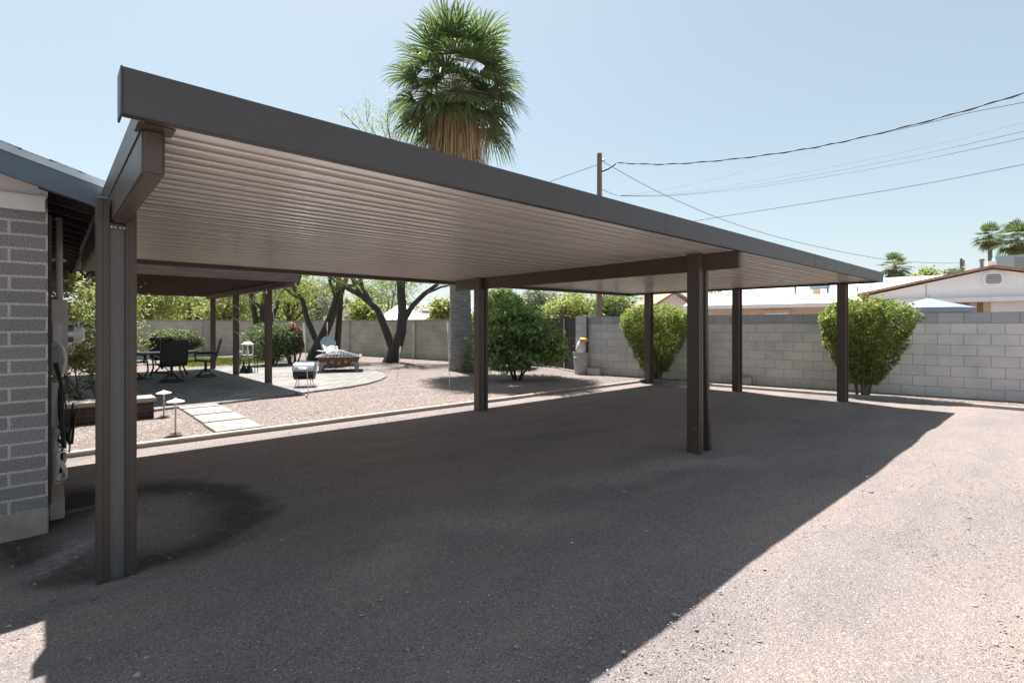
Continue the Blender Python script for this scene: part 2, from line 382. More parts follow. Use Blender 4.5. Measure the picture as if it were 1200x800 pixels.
M['grey_green'] = leafmat('silvery green leaf', [(0.10, 0.12, 0.08), (0.19, 0.21, 0.14), (0.30, 0.31, 0.22)], 0.3, 0.5)
M['mesq'] = leafmat('mesquite leaf', [(0.14, 0.17, 0.05), (0.27, 0.31, 0.09), (0.40, 0.42, 0.15)], 0.5, 0.8)
M['flowerbush'] = leafmat('pale flowering bush leaf', [(0.09, 0.115, 0.035), (0.25, 0.27, 0.09), (0.50, 0.49, 0.28)], 0.35, 2.5)
M['grass'] = leafmat('lawn grass', [(0.10, 0.13, 0.03), (0.17, 0.21, 0.055), (0.25, 0.28, 0.09)], 0.35, 2)
M['tanstucco'] = plain('peach stucco', (0.52, 0.38, 0.27), 0.9, 0, 0.06, 2, 0.2, 80)
M['whiteroof'] = plain('white coated roof', (0.78, 0.76, 0.74), 0.8, 0, 0.06, 1)
M['whitestucco'] = plain('white stucco', (0.74, 0.71, 0.69), 0.9, 0, 0.04, 2, 0.2, 80)
M['terracotta'] = plain('terracotta roof edge', (0.36, 0.20, 0.135), 0.8, 0, 0.25, 6)
M['orange'] = plain('orange painted wall', (0.60, 0.20, 0.08), 0.8, 0, 0.08)
M['greyroof'] = plain('grey composition roof', (0.30, 0.29, 0.29), 0.9, 0, 0.15, 4)
M['window'] = plain('dark window glass', (0.20, 0.24, 0.27), 0.1, 0, 0.1)
M['pale_blind'] = plain('pale window blind', (0.62, 0.63, 0.64), 0.5, 0, 0.05)
M['teal'] = plain('blue grey cooler metal', (0.27, 0.39, 0.42), 0.5, 0.1, 0.1)
M['umbrella'] = plain('pale blue canopy fabric', (0.20, 0.235, 0.30), 0.8, 0, 0.05)
M['whitefabric'] = plain('white canopy fabric', (0.80, 0.79, 0.77), 0.85, 0, 0.04)
M['polewood'] = wood('brown utility pole wood', (0.15, 0.10, 0.075), axis=2)
M['wire'] = plain('black wire', (0.02, 0.02, 0.022), 0.6)
M['wiregrey'] = plain('weathered grey wire', (0.16, 0.17, 0.18), 0.6)
M['gate'] = wood('dark brown gate board', (0.030, 0.024, 0.022), axis=2)
M['gatebatten'] = wood('pale gate batten wood', (0.33, 0.29, 0.25), axis=2)
M['can'] = plain('pale grey bin plastic', (0.40, 0.40, 0.40), 0.55, 0, 0.1)
M['bag'] = plain('white plastic bag', (0.72, 0.69, 0.65), 0.4, 0, 0.1)
M['orangeplastic'] = plain('orange yellow plastic', (0.75, 0.36, 0.05), 0.4, 0, 0.1)
M['rust'] = plain('rusty steel', (0.15, 0.07, 0.048), 0.75, 0.2, 0.35, 9)
M['greymetal'] = plain('grey metal', (0.20, 0.21, 0.22), 0.45, 0.5, 0.15)
M['chrome'] = plain('bright lid metal', (0.62, 0.63, 0.65), 0.25, 0.8, 0.06)
M['bluegrey'] = plain('pale blue grey chair paint', (0.34, 0.42, 0.46), 0.6, 0, 0.08)
M['cloth'] = plain('white cloth', (0.52, 0.50, 0.48), 0.9, 0, 0.06, 12)
M['brass'] = plain('weathered brass lamp metal', (0.62, 0.54, 0.42), 0.45, 0.2, 0.12)
M['lampcap'] = plain('pale lamp cap metal', (0.74, 0.69, 0.62), 0.4, 0.2, 0.08)
M['redbrick'] = blockmat('dark brown brick', (0.060, 0.045, 0.041), (0.085, 0.060, 0.053), (0.10, 0.09, 0.085), 0.2, 0.07, 0.008, speck=0.25, speckscale=90)
M['tarp'] = plain('black plastic sheet', (0.02, 0.022, 0.025), 0.22, 0, 0.2)
M['glass'] = plain('frosted glass', (0.78, 0.80, 0.80), 0.2, 0, 0.04)
M['wax'] = plain('ivory wax', (0.75, 0.68, 0.55), 0.6)
M['slab'] = plain('pale dirt', (0.36, 0.30, 0.26), 0.95, 0, 0.2, 2)

# ------------------------------------------------------------------ ground
def dip(u, v):
    return -0.085 * np.exp(-((u - 0.1) / 1.5) ** 2 - ((v - 4.3) / 1.3) ** 2)
def gz(u, v):
    return float(dip(np.array(u), np.array(v)))
def make_ground():
    inner_u = np.arange(-5, 12.01, 0.1); inner_v = np.arange(-3, 8.01, 0.1)
    us = np.concatenate([[-400, -150, -60, -25, -12, -7], inner_u, [13, 15, 20, 30, 60, 150, 400]])
    vs = np.concatenate([[-400, -150, -60, -25, -10, -5], inner_v, [9, 11, 14, 20, 30, 60, 150, 400]])
    U, V = np.meshgrid(us, vs, indexing='ij')
    w = np.clip((7.2 - V) / 1.2, 0, 1) * np.clip((10.8 - U) / 1.2, 0, 1) * np.clip((V + 4) / 3, 0, 1) * np.clip((U + 6) / 3, 0, 1)
    Z = dip(U, V)
    rs = np.random.default_rng(3)
    for k in range(14):
        fx, fy = rs.uniform(0.8, 4.5, 2) * rs.choice([-1, 1], 2); ph = rs.uniform(0, 6.3)
        Z = Z + w * 0.0055 / (1 + 0.25 * k) * np.sin(fx * U + fy * V + ph)
    Z = Z + w * 0.004 * rs.standard_normal(U.shape) * 0.4
    for vt in (1.1, 2.55, 4.3, 5.8): Z = Z - w * .012 * np.exp(-((V - vt - .25 * np.sin(U * .35)) / .16) ** 2)
    # mound scraped up in front of the left post
    Z = Z + 0.03 * np.exp(-((U - 0.3) / 0.5) ** 2 - ((V - 3.75) / 0.12) ** 2)
    nu, nv = U.shape
    verts = np.stack([U.ravel(), V.ravel(), Z.ravel()], 1)
    idx = np.arange(nu * nv).reshape(nu, nv)
    q = np.stack([idx[:-1, :-1], idx[1:, :-1], idx[1:, 1:], idx[:-1, 1:]], -1).reshape(-1, 4)
    o = np_mesh('ground', verts, q, M['gravel'], smooth=True); o['kind'] = 'structure'
make_ground()

# wall frame: origin at the left end of the right hand block wall
A_ = np.array([0.796, -0.605]); Nn = np.array([0.605, 0.796]); B_ = np.array([2.33, 15.5])
def W(s, t):
    c = B_ + A_ * s + Nn * t; w = cam2w(c[0], c[1]); return float(w[0]), float(w[1])
aw = cam2w(*A_); WROT = math.atan2(aw[1], aw[0])
def S(px, t):
    r = (px - 600) / F
    c = B_ + Nn * t
    return (r * c[1] - c[0]) / (A_[0] - r * A_[1])
def depth(s, t): return float((B_ + A_ * s + Nn * t)[1])
def ZZ(py, d): return H + (Y0 - py) * d / F

# garden gravel bed between kerb and walls
KV = 7.62; KU = 11.82
kerb_right = [(KU, KV), G(860, 454.2), G(960, 462), G(1080, 471.2), G(1200, 481), G(1330, 492)]
bed = [(-7, KV + .1), (KU - .1, KV + .1)]
poly_bed = [(0.0, KV + .06), (KU + .06, KV + .06)] + [(a + .06, b_) for a, b_ in kerb_right[1:]] + [W(14, 0.0), W(0, 0.0), W(-0.4, 0.0), W(-2.6, 1.56), W(-18.9, 1.56), W(-18.9, -9), (-6, 26), (-6, 12.7), (0, 12.7)]
mb = MB()
mb.prism(poly_bed, -0.05, 0.012); o = mb.build('gravel_bed', M['bedgravel']); o['kind'] = 'structure'

# kerb strip
def strip(pts, w, z0, z1, mat, name, bevel=0.01):
    mb = MB(); n = len(pts); L = []; Rr = []
    for i in range(n):
        a = Vector(pts[max(i-1, 0)]); b = Vector(pts[min(i+1, n-1)]); t = (b - a).normalized(); nrm = Vector((-t.y, t.x))
        p = Vector(pts[i]); jit = random.uniform(-.008, .008)
        L.append(p + nrm * (w / 2 + jit)); Rr.append(p - nrm * (w / 2 - jit))
    poly = [(p.x, p.y) for p in L] + [(p.x, p.y) for p in reversed(Rr)]
    mb.prism(poly, z0, z1)
    o = mb.build(name, mat, bevel=bevel); o['kind'] = 'structure'; return o
kl = [(x, KV + 0.012 * math.sin(x * 1.7)) for x in np.linspace(0.0, KU - .02, 26)]
strip(kl, 0.13, -0.05, 0.055, M['conc'], 'kerb')
kr = []
for a, b in zip(kerb_right[:-1], kerb_right[1:]):
    for k in range(6): kr.append((a[0] + (b[0]-a[0]) * k / 6 , a[1] + (b[1]-a[1]) * k / 6))
kr.append(kerb_right[-1]); kr[0] = (KU + .03, KV - .075)
strip(kr, 0.13, -0.05, 0.055, M['conc'], 'kerb')

# patio of pavers
pz = 0.05
pts = [(200,477),(258,471.5),(317,464.5),(340,462),(370,457.5),(410,452.6),(432,448.5),(446,444.5),(453,440.5),(450,437),(438,433.4),(415,429.8),(380,426.8),(330,425.5)]
poly = [G(x, y, pz) for x, y in pts]
first = poly[0]
poly = [(0.02, first[1] - .9), (0.6, first[1] - .4)] + poly + [G(262, 430, pz), G(215, 433, pz), (0.02, 19.8)]
mb = MB(); mb.prism(poly, -0.03, pz); o = mb.build('patio', M['paver'], bevel=0.012); o['kind'] = 'structure'

# lawn strip behind the pergola
gl = [G(196, 431), G(262, 429), G(330, 424.3), G(322, 419.5), G(260, 420.5), G(200, 420.5)]
mb = MB(); mb.prism(gl, 0.0, 0.02); o = mb.build('lawn_base', M['slab']); o['kind'] = 'structure'
def grass(poly, n, name):
    us = [p[0] for p in poly]; vs = [p[1] for p in poly]
    pts = []
    def inside(x, y):
        c = False; j = len(poly) - 1
        for i in range(len(poly)):
            xi, yi = poly[i]; xj, yj = poly[j]
            if (yi > y) != (yj > y) and x < (xj - xi) * (y - yi) / (yj - yi) + xi: c = not c
            j = i
        return c
    while len(pts) < n:
        x = random.uniform(min(us), max(us)); y = random.uniform(min(vs), max(vs))
        if inside(x, y): pts.append((x, y))
    p = np.array(pts); a = RNG.uniform(0, 6.28, n); h = RNG.uniform(.05, .11, n); w = .012
    dx, dy = np.cos(a) * w, np.sin(a) * w; lx, ly = RNG.normal(0, .03, n), RNG.normal(0, .03, n)
    z = np.full(n, .02)
    v = np.stack([np.stack([p[:,0]-dx, p[:,1]-dy, z], 1), np.stack([p[:,0]+dx, p[:,1]+dy, z], 1), np.stack([p[:,0]+lx, p[:,1]+ly, z+h], 1)], 1).reshape(-1, 3)
    q = np.arange(3 * n).reshape(-1, 3)
    o = np_mesh(name, v, q, M['grass'], tris=True); o['kind'] = 'stuff'; return o
tag(grass(gl, 14000, 'lawn'), 'strip of bright green lawn behind the pergola', 'lawn')

# loose stones lying on the gravel
def stones(name, n, dmin, dmax, smin, smax, mat, region):
    base = np.array([[1,0,0],[-1,0,0],[0,1,0],[0,-1,0],[0,0,1],[0,0,-1]], float)
    tri = np.array([[0,2,4],[2,1,4],[1,3,4],[3,0,4],[2,0,5],[1,2,5],[3,1,5],[0,3,5]])
    out = []
    while len(out) < n:
        d = dmin + (dmax - dmin) * random.random() ** 1.7; x = random.uniform(-1.05, 1.05) * d
        u, v = cam2w(x, d)
        if region(u, v): out.append((u, v))
    p = np.array(out); s = smin + (smax - smin) * RNG.random(n) ** 3
    ax = RNG.uniform(.6, 1.3, (n, 1, 3)); ax[:, :, 2] *= .5
    jit = RNG.uniform(.75, 1.2, (n, 6, 1))
    a = RNG.uniform(0, 6.28, n); ca, sa = np.cos(a), np.sin(a)
    vv = base[None] * ax * jit * s[:, None, None]
    x = vv[:, :, 0] * ca[:, None] - vv[:, :, 1] * sa[:, None]; y = vv[:, :, 0] * sa[:, None] + vv[:, :, 1] * ca[:, None]
    z = vv[:, :, 2] + s[:, None] * .12 + dip(p[:, 0], p[:, 1])[:, None]
    V = np.stack([x + p[:, 0:1], y + p[:, 1:2], z], -1).reshape(-1, 3)
    Q = (tri[None] + (np.arange(n) * 6)[:, None, None]).reshape(-1, 3)
    o = np_mesh(name, V, Q, mat, tris=True); o['kind'] = 'stuff'; return o
def stonemat():
    m, nt, b = new_mat('loose stones'); g = N(nt, 'ShaderNodeNewGeometry')
    r = ramp(nt, [(0, (0.20, 0.175, 0.16)), (0.35, (0.28, 0.24, 0.22)), (0.8, (0.37, 0.325, 0.295)), (0.96, (0.42, 0.38, 0.36)), (1.0, (0.66, 0.64, 0.61))])
    nt.links.new(g.outputs['Random Per Island'], r.inputs[0]); nt.links.new(r.outputs[0], b.inputs['Base Color']); b.inputs['Roughness'].default_value = .85
    return m
M['stones'] = stonemat()
tag(stones('loose_gravel', 42000, 1.2, 8.0, .0022, .0075, M['stones'], lambda u, v: v < 7.5 and not (u < .05 and v > 5.0) and not (u < 1.7 and 3.9 < v < 6.6)), 'loose crushed stones scattered over the carport ground', 'gravel')
tag(stones('larger_stones', 520, 1.3, 9.0, .008, .021, M['stones'], lambda u, v: v < 7.5 and not (u < .05 and v > 5.0)), 'sparse larger stones lying on the carport gravel', 'gravel')
tag(stones('garden_gravel', 14000, 6.0, 16, .008, .022, M['stones'], lambda u, v: v > 7.8 and u > .1 and not (v > 10.9 and u < 6.5)), 'loose pinkish gravel stones in the garden bed', 'gravel')

def litter(name, n, places, mat, label):
    rs = np.random.default_rng(17); P_ = []
    for (u, v, su, sv, m) in places: P_.append(np.stack([rs.normal(u, su, m), rs.normal(v, sv, m)], 1))
    p = np.concatenate(P_); p = p[~((p[:, 0] < .06) & (p[:, 1] > 5.0))]; k = len(p)
    z = dip(p[:, 0], p[:, 1]) + .016 + (p[:, 1] > 7.7) * .012
    o = leaf_mesh(name, np.column_stack([p, z]), .028, mat, None, up=2.2, aspect=2.4, seed=3); o['kind'] = 'stuff'; tag(o, label, 'leaf litter'); return o
LITTER = True
# ------------------------------------------------------------------ carport
ZC = 2.305           # underside of the roof pans = top of the beams
ZB = 2.11            # beam underside
VF = 2.515; VR = 8.05; UL = 0.292; UR = 11.62
cp = thing('carport', 'long dark bronze metal carport with a cream ribbed flat roof', 'carport', (0.3, 3.9, -0.08))
OC = (0.3, 3.9, -0.08)
def pan_roof():
    """lapped pans running along u: the near edge of each hangs a little below the one before it, leaving an open hem"""
    prof = []; v = VF + 0.012; k = 0; seq = [(.165, .013), (.105, .008)]
    prof.append((v, .013)); 
    while v < VR - .30:
        w, g = seq[k % 2]; g2 = seq[(k + 1) % 2][1]
        v2 = v + w
        prof += [(v2, .0165), (v2 + .045, .0165), (v2 + .045, .0165 - g2 + .001), (v2, .0165 - g2 + .001), (v2, .0165 - g2)]
        v = v2; k += 1
    prof.append((VR - .012, .0165))
    mb = MB(OC); n = len(prof); us = [UL + .02, UR - .012]
    mb.add([(u, p[0], ZC + p[1]) for u in us for p in prof], [(i, i+1, n+i+1, n+i) for i in range(n - 1)])
    return mb.build('roof_pan', M['soffit'], cp)
pan_roof()
mb = MB(OC); mb.box(UL - .002, UR - .008, VF - .0685, VR - .005, ZC + .030, ZC + .045); mb.build('roof_deck', M['soffit'], cp)
# front fascia: a C-shaped gutter profile with folded lips
def gutter(name, v0, v1, u0, u1, z0, z1, mat=None):
    mb = MB(OC)
    mb.box(u0, u1, v0, v0 + .006, z0, z1)                      # face
    mb.box(u0, u1, v0 + .006, v0 + .048, z0, z0 + .006)        # bottom lip
    mb.box(u0, u1, v0 + .006, v0 + .05, z1 - .006, z1)        # top lip
    return mb.build(name, mat or M['fascia'], cp, bevel=.0018)
ZT = 2.305 + .162
ff = gutter('front_fascia', VF - .075, VF + .02, .213, UR, ZC - .018, ZT)
mb = MB(OC); mb.box(.205, .2128, VF - .078, VF + .05, ZC - .022, ZT + .004); mb.build('end_cap', M['fascia'], ff, bevel=.003)
mb = MB(OC); mb.box(UR, UR + .006, VF - .078, VF + .05, ZC - .022, ZT + .004); mb.build('end_cap', M['fascia'], ff, bevel=.003)
mb = MB(OC); mb.box(UL, UR, VR, VR + .006, ZC - .05, ZC + .13); mb.box(UL, UR, VR - .07, VR, ZC - .05, ZC - .044); mb.build('rear_fascia', M['bronze'], cp)
mb = MB(OC); mb.box(UR - .006, UR, VF + .03, VR - .002, ZC - .030, ZC + .13); mb.box(UR - .055, UR - .006, VF + .03, VR - .06, ZC - .030, ZC - .024)
mb.build('side_fascia', M['bronze'], cp)
mb = MB(OC); mb.box(.284, .2895, VF - .02, VR - .002, ZC - .012, 2.43); mb.build('side_fascia', M['bronze'], cp)
for k, u in enumerate((4.05, 7.9)):
    mb = MB(OC); mb.box(u, u + .09, VF - .0765, VF - .0752, ZC - .016, ZT - .001); mb.build('splice_plate', M['fascia'], ff)
    for du in (.02, .07):
        for z in (ZC + .01, ZC + .14):
            mb = MB(OC); mb.tube([(u + du, VF - .0763, z), (u + du, VF - .0795, z)], .0045, 8); mb.build('screw', M['bronze'], ff)
# beams
def beam(u0, u1, v0, v1, seam=True):
    mb = MB(OC); mb.box(u0, u1, v0, v1, ZB, ZC - .002)
    o = mb.build('beam', M['bronze'], cp, bevel=.012, seg=3)
    return o
b1 = beam(.290, .372, 2.61, 7.9)
b2 = beam(5.60, 5.68, 2.36 + .12, 7.75)
# a folded seam line along the left beam, bolts under it
mb = MB(OC)
for dv in (0,):
    for du in (.302, .320, .345, .364):
        mb.tube([(du - .012, 3.995, ZB - .028), (du - .012, 3.975, ZB - .028)], .006, 8)
mb.build('bolt', M['steel'], b1)
mb = MB(OC); mb.box(.27, .40, VF + .03, VF + .16, ZC - .006, ZC - .001); mb.build('beam_bracket', M['bronze'], b1)
# posts: two flanged side channels with a web slotted between
def post(uc, vc, ztop_side, ztop_mid, zbase, w=.19, dpt=.155, midw=.075, flare=0.0):
    z0 = zbase - .15
    def chan(sgn, fl):
        mb = MB(OC); a = midw / 2 + .001; b = w / 2
        x0, x1 = (uc + a, uc + b) if sgn > 0 else (uc - b, uc - a)
        # three ribs give the fluted roll-formed face
        n = 10; zs = [z0 + (ztop_side - z0) * k / n for k in range(n + 1)]
        prof = [(x0, 0), (x0 + .18*(x1-x0), 0), (x0 + .24*(x1-x0), .005), (x0 + .46*(x1-x0), .005), (x0 + .52*(x1-x0), 0), (x0 + .78*(x1-x0), 0), (x0 + .84*(x1-x0), .004), (x1, .004)]
        if sgn < 0: prof = [(x0 + x1 - p[0], p[1]) for p in reversed(prof)]
        ring = [(p[0], vc - dpt/2 + p[1]) for p in prof] + [(x1, vc + dpt/2), (x0, vc + dpt/2)]
        m = len(ring); vs = []
        for k, z in enumerate(zs):
            f = fl * max(0, 1 - (z - zbase) / 1.6) ** 1.5
            vs += [(x + f, y, z) for x, y in ring]
        fs = [tuple(range(m))[::-1], tuple(range(n*m, (n+1)*m))]
        for k in range(n):
            for i in range(m):
                j = (i + 1) % m; fs.append((k*m+i, k*m+j, (k+1)*m+j, (k+1)*m+i))
        mb.add(vs, fs); return mb.build('post_channel', M['bronze'], web, bevel=.0015)
    mb = MB(OC); mb.box(uc - midw/2, uc + midw/2, vc - dpt/2 + .03, vc + dpt/2 - .015, z0, ztop_mid)
    web = mb.build('post', M['postmid'], cp, bevel=.003)
    chan(-1, -flare * .1); chan(1, flare)
    return web
pl = post(.318, 4.05, 2.255, ZB - .003, -.085, w=.196, dpt=.15, midw=.082)
mb = MB(OC); mb.box(.220, .276, 3.978, 4.122, 2.2555, 2.259); mb.build('post_cap', M['steel'], pl, bevel=.001)
pcn = post(5.64, 2.98, ZC - .003, ZB - .003, 0.0, w=.22, dpt=.155, midw=.082, flare=.085)
mb = MB(OC)
mb.tube([(5.528, 2.92, .31), (5.526, 2.97, .285), (5.528, 3.03, .30)], [.004, .009, .004], 8); mb.build('dent', M['postmid'], pcn)
post(5.60, 6.98, ZC - .003, ZB - .003, 0.0, w=.20, dpt=.15, midw=.08)
for v in (3.06, 5.12, 7.40):
    post(11.47, v, ZC - .031, ZC - .034, 0.0, w=.20, dpt=.15, midw=.07)

# ------------------------------------------------------------------ brick house on the left
hs = thing('brick_house', 'grey block house corner with blue rake trim and deep dark eave', 'house', (0, 5.1, -.08)); OH = (0, 5.1, -.08)
HB = 12.6
mb = MB((0, 5.1, .135 - .0)); mb.box(-6, 0, 5.1, HB, .135, 2.42)
w_ = mb.build('wall', M['brickhouse'], hs); w_.location = (0, 0, .215)
mb = MB(OH); mb.box(-6.004, .004, 5.096, HB, -.3, .1345); mb.build('footing', M['footing'], hs, bevel=.006)
# gable siding
slope = 0.30; UE = .335; ZE = 2.50
def roofz(u): return ZE + (UE - u) * slope
mb = MB(OH)
mb.add([(-6, 5.104, 2.4205), (0, 5.104, 2.4205), (0, 5.104, roofz(0) - .06), (-6, 5.104, roofz(-6) - .06), (-6, 5.16, 2.4205), (0, 5.16, 2.4205), (0, 5.16, roofz(0) - .06), (-6, 5.16, roofz(-6) - .06)],
       [(0,1,2,3), (5,4,7,6), (0,4,5,1), (1,5,6,2), (2,6,7,3), (3,7,4,0)]); mb.build('gable_panel', M['white'], hs)
mb = MB(OH); mb.box(-6, -.012, 5.06, 5.0985, 2.305, 2.40); mb.box(-6, -.006, 5.05, 5.0985, 2.40, 2.418); mb.build('frieze_trim', M['white'], hs, bevel=.004)
def sloped(mb, u0, u1, v0, v1, dz0, dz1):
    vs = []
    for v in (v0, v1):
        vs += [(u0, v, roofz(u0) + dz0), (u1, v, roofz(u1) + dz0), (u1, v, roofz(u1) + dz1), (u0, v, roofz(u0) + dz1)]
    mb.add(vs, [(3,2,1,0),(4,5,6,7),(0,1,5,4),(1,2,6,5),(2,3,7,6),(3,0,4,7)])
mb = MB(OH); sloped(mb, -6, UE, 4.80, HB + .4, -.028, 0); rf = mb.build('roof', M['darkwood'], hs)
mb = MB(OH); sloped(mb, -6, UE + .02, 4.77, HB + .4, .003, .016); 
k = 0; u = UE
while u > -3.2:
    sloped(mb, u - .17, u, 4.765, HB + .38, .016 , .026 + .004 * (k % 2)); u -= .155; k += 1
mb.build('shingle_course', M['shingle'], rf)
mb = MB(OH); sloped(mb, -6, UE + .024, 4.752, 4.765, -.03, .014); mb.build('drip_edge', M['drip'], rf)
mb = MB(OH); sloped(mb, -6, UE + .01, 4.765, 4.80, -.185, -.001); mb.build('rake_board', M['rake'], hs, bevel=.003)
mb = MB(OH); mb.box(UE - .03, UE + .005, 4.802, HB + .4, ZE - .15, ZE - .03); mb.build('eave_fascia', M['darkwood'], hs)
for k in range(17):
    v = 5.0 + k * .42
    mb = MB(OH)
    vs = []
    for vv in (v, v + .045):
        vs += [(-.05, vv, roofz(-.05) - .15), (UE - .031, vv, roofz(UE) - .12), (UE - .031, vv, roofz(UE) - .022), (-.05, vv, roofz(-.05) - .029)]
    mb.add(vs, [(3,2,1,0),(4,5,6,7),(0,1,5,4),(1,2,6,5),(2,3,7,6),(3,0,4,7)]); mb.build('rafter', M['darkwood'], hs)
mb = MB(OH); zc = roofz(-.9)
mb.lathe([(.10, -.06), (.10, .02), (.16, .03), (.16, .07), (.12, .13), (.05, .16), (.0, .165)], (-.62, 6.1, roofz(-.62) + .02), 18); mb.build('roof_vent', M['steel'], rf, smooth=True)
mb = MB(OH); mb.tube([(-.46, 6.1, roofz(-.5)), (-.46, 6.1, roofz(-.5) + .13), (-.42, 6.02, roofz(-.5) + .17)], .02, 8); mb.build('vent_pipe', M['steel'], rf)
# corner trim board and utilities on the side wall
mb = MB(OH); mb.box(.001, .022, 5.13, 5.19, .15, 2.30); mb.build('corner_board', M['darkwood'], hs)
mb = MB(OH); mb.tube([(.075, 6.0, 2.42), (.075, 6.0, 1.70)], .024, 12); mb.tube([(.075, 6.0, 2.06), (.075, 6.0, 2.04)], .032, 12)
mb.bar((.0, 6.0, 2.05), (.12, 6.0, 2.05), .02, .02)
cd = mb.build('conduit', M['greybox'], hs, smooth=True)
mb = MB(OH); mb.box(.004, .13, 5.9, 6.25, 1.05, 1.70); px_ = mb.build('meter_box', M['greybox'], hs, bevel=.008)
mb = MB(OH); mb.tube([(.13, 6.07, 1.40), (.17, 6.07, 1.40)], .085, 16); mb.build('meter_ring', M['steel'], px_, smooth=True)
mb = MB(OH); mb.tube([(.17, 6.07, 1.40), (.23, 6.07, 1.40), (.25, 6.07, 1.40)], [.075, .072, .05], 16); mb.build('meter_glass', M['glass'], px_, smooth=True)
mb = MB(OH); mb.obox((.045, 5.55, 1.42), (.08, .13, .20)); mb.build('telephone_box', M['greybox'], hs, bevel=.025, seg=3)
mb = MB(OH); mb.obox((.040, 5.50, 1.24), (.07, .12, .13)); mb.build('junction_box', M['greymetal'], hs, bevel=.012)
mb = MB(OH); mb.box(.004, .10, 5.75, 6.05, .62, 1.0); mb.build('lower_box', M['white'], hs, bevel=.008)
mb = MB(OH); mb.tube([(.05, 5.86, 1.36), (.095, 5.82, 1.28), (.11, 5.80, 1.18), (.09, 5.80, 1.08), (.06, 5.82, 1.0)], .014, 10); mb.build('flexible_duct', M['white'], hs, smooth=True)
for k in range(7):
    r = random.Random(k); x = .03 + .02 * r.random(); y = 5.45 + .07 * k
    zb = .18 + .5 * r.random()
    mb = MB(OH)
    pts = [(x, y, 1.22), (x + .03 + .02 * r.random(), y + .03, 1.0), (x + .05 * r.random() + .03, y + .02 * r.random(), .75), (x + .09 * r.random() + .02, y - .03 * r.random(), .5), (x + .06 * r.random(), y + .05, zb)]
    if k % 3 == 0: pts += [(x + .10, y + .08, zb - .05), (x + .12, y + .1, zb + .2), (x + .07, y + .06, .55)]
    mb.tube(pts, .007 if k % 2 else .010, 8); mb.build('cable', M['black'] if k != 3 else M['greybox'], hs, smooth=True)
mb = MB(OH); mb.tube([(.05, 5.9, .62), (.055, 5.9, .1), (.05, 5.9, -.1)], .028, 10); mb.tube([(.045, 6.1, .62), (.045, 6.1, -.1)], .02, 10); mb.build('pipe', M['white'], hs, smooth=True)
mb = MB(OH); mb.box(.0045, .10, 5.35, 6.9, -.2, .12); mb.build('slab_edge', M['footing'], hs, bevel=.01)
# coiled hose hanging low
mb = MB()
pts = [(.085 + .03 * math.sin(t * 2.1), 5.7 + .10 * math.cos(t), .30 + .12 * math.sin(t)) for t in np.linspace(0, 12.5, 60)]
mb.tube(pts, .008, 8); o = mb.build('garden_hose', M['white'], smooth=True); tag(o, 'thin white coiled hose hanging low beside the house corner', 'hose')
# black plastic sheet crumpled on the ground
bm_v = []; nx, ny = 22, 16; cx, cy = G(92, 492)
rs = np.random.default_rng(5)
for i in range(nx):
    for j in range(ny):
        a, b = i / (nx-1) - .5, j / (ny-1) - .5
        e = max(0, 1 - (2*abs(a))**4) * max(0, 1 - (2*abs(b))**4)
        z = .02 + e * (.06 + .045 * math.sin(9*a + 4*b) + .035 * math.sin(15*b - 7*a) + .02 * rs.standard_normal())
        bm_v.append((cx + a * .95 + .06 * math.sin(7*b), cy + b * 0.6 + .05 * math.sin(8*a), max(.016, z)))
mb = MB(); mb.add(bm_v, [(i*ny+j, (i+1)*ny+j, (i+1)*ny+j+1, i*ny+j+1) for i in range(nx-1) for j in range(ny-1)])
o = mb.build('plastic_sheet', M['tarp'], smooth=True); tag(o, 'crumpled black plastic sheet lying on gravel beside the house', 'plastic sheet')

# low brick planter with a concrete cap
pl_ = thing('brick_planter', 'low dark brick planter wall with pale concrete cap under the flowering bush', 'planter', (0.7, 10.1, 0)); OPl = (0.7, 10.1, 0)
mb = MB(OPl); mb.box(.05, 1.25, 9.85, 10.25, -.02, .27); mb.build('brick_wall', M['redbrick'], pl_)
mb = MB(OPl); mb.box(.04, 1.28, 9.81, 10.29, .2705, .335); mb.build('cap', M['conc'], pl_, bevel=.008)

# stepping stones
for k, (v0, v1) in enumerate(((7.80, 8.62), (8.68, 9.44), (9.50, 10.28), (10.34, 11.12))):
    lab = ['pale square stepping stone against the kerb, nearest of the four', 'pale stepping stone, second out from the kerb', 'pale stepping stone, third out from the kerb', 'pale stepping stone touching the patio edge, farthest of the four'][k]
    mb = MB((2.0, (v0+v1)/2, 0)); j = random.uniform(-.02, .02)
    mb.box(1.70 + j, 2.30 + j, v0, v1 - .02, -.02, .045); o = mb.build('stepping_stone', M['stone'], bevel=.008, loc=(2.0, (v0+v1)/2, 0)); tag(o, lab, 'stepping stone', 'stepping stones to the patio')

# path lights
def path_light(loc, hgt, label):
    t = thing('path_light', label, 'path light', (*loc, 0.01), 0, 'mushroom path lights')
    mb = MB(); mb.lathe([(.011, -.1), (.011, hgt - .03), (.02, hgt - .02), (.022, hgt)], (0, 0, 0), 12); mb.build('stem', M['brass'], t, smooth=True)
    mb = MB(); mb.lathe([(.018, hgt - .002), (.095, hgt - .004), (.108, hgt + .004), (.10, hgt + .016), (.06, hgt + .03), (.022, hgt + .042), (.016, hgt + .058), (.0, hgt + .06)], (0, 0, 0), 24); mb.build('cap', M['lampcap'], t, smooth=True)
    mb = MB(); mb.lathe([(.07, -.004), (.065, .01), (.02, .018), (0, .018)], (0, 0, 0), 14); mb.build('base', M['blackmetal'], t, smooth=True)
path_light(G(205.7, 509), .43, 'mushroom shaped path light nearest the kerb and stepping stones')
path_light(G(192, 488.5), .37, 'mushroom shaped path light farther back beside the brick planter')

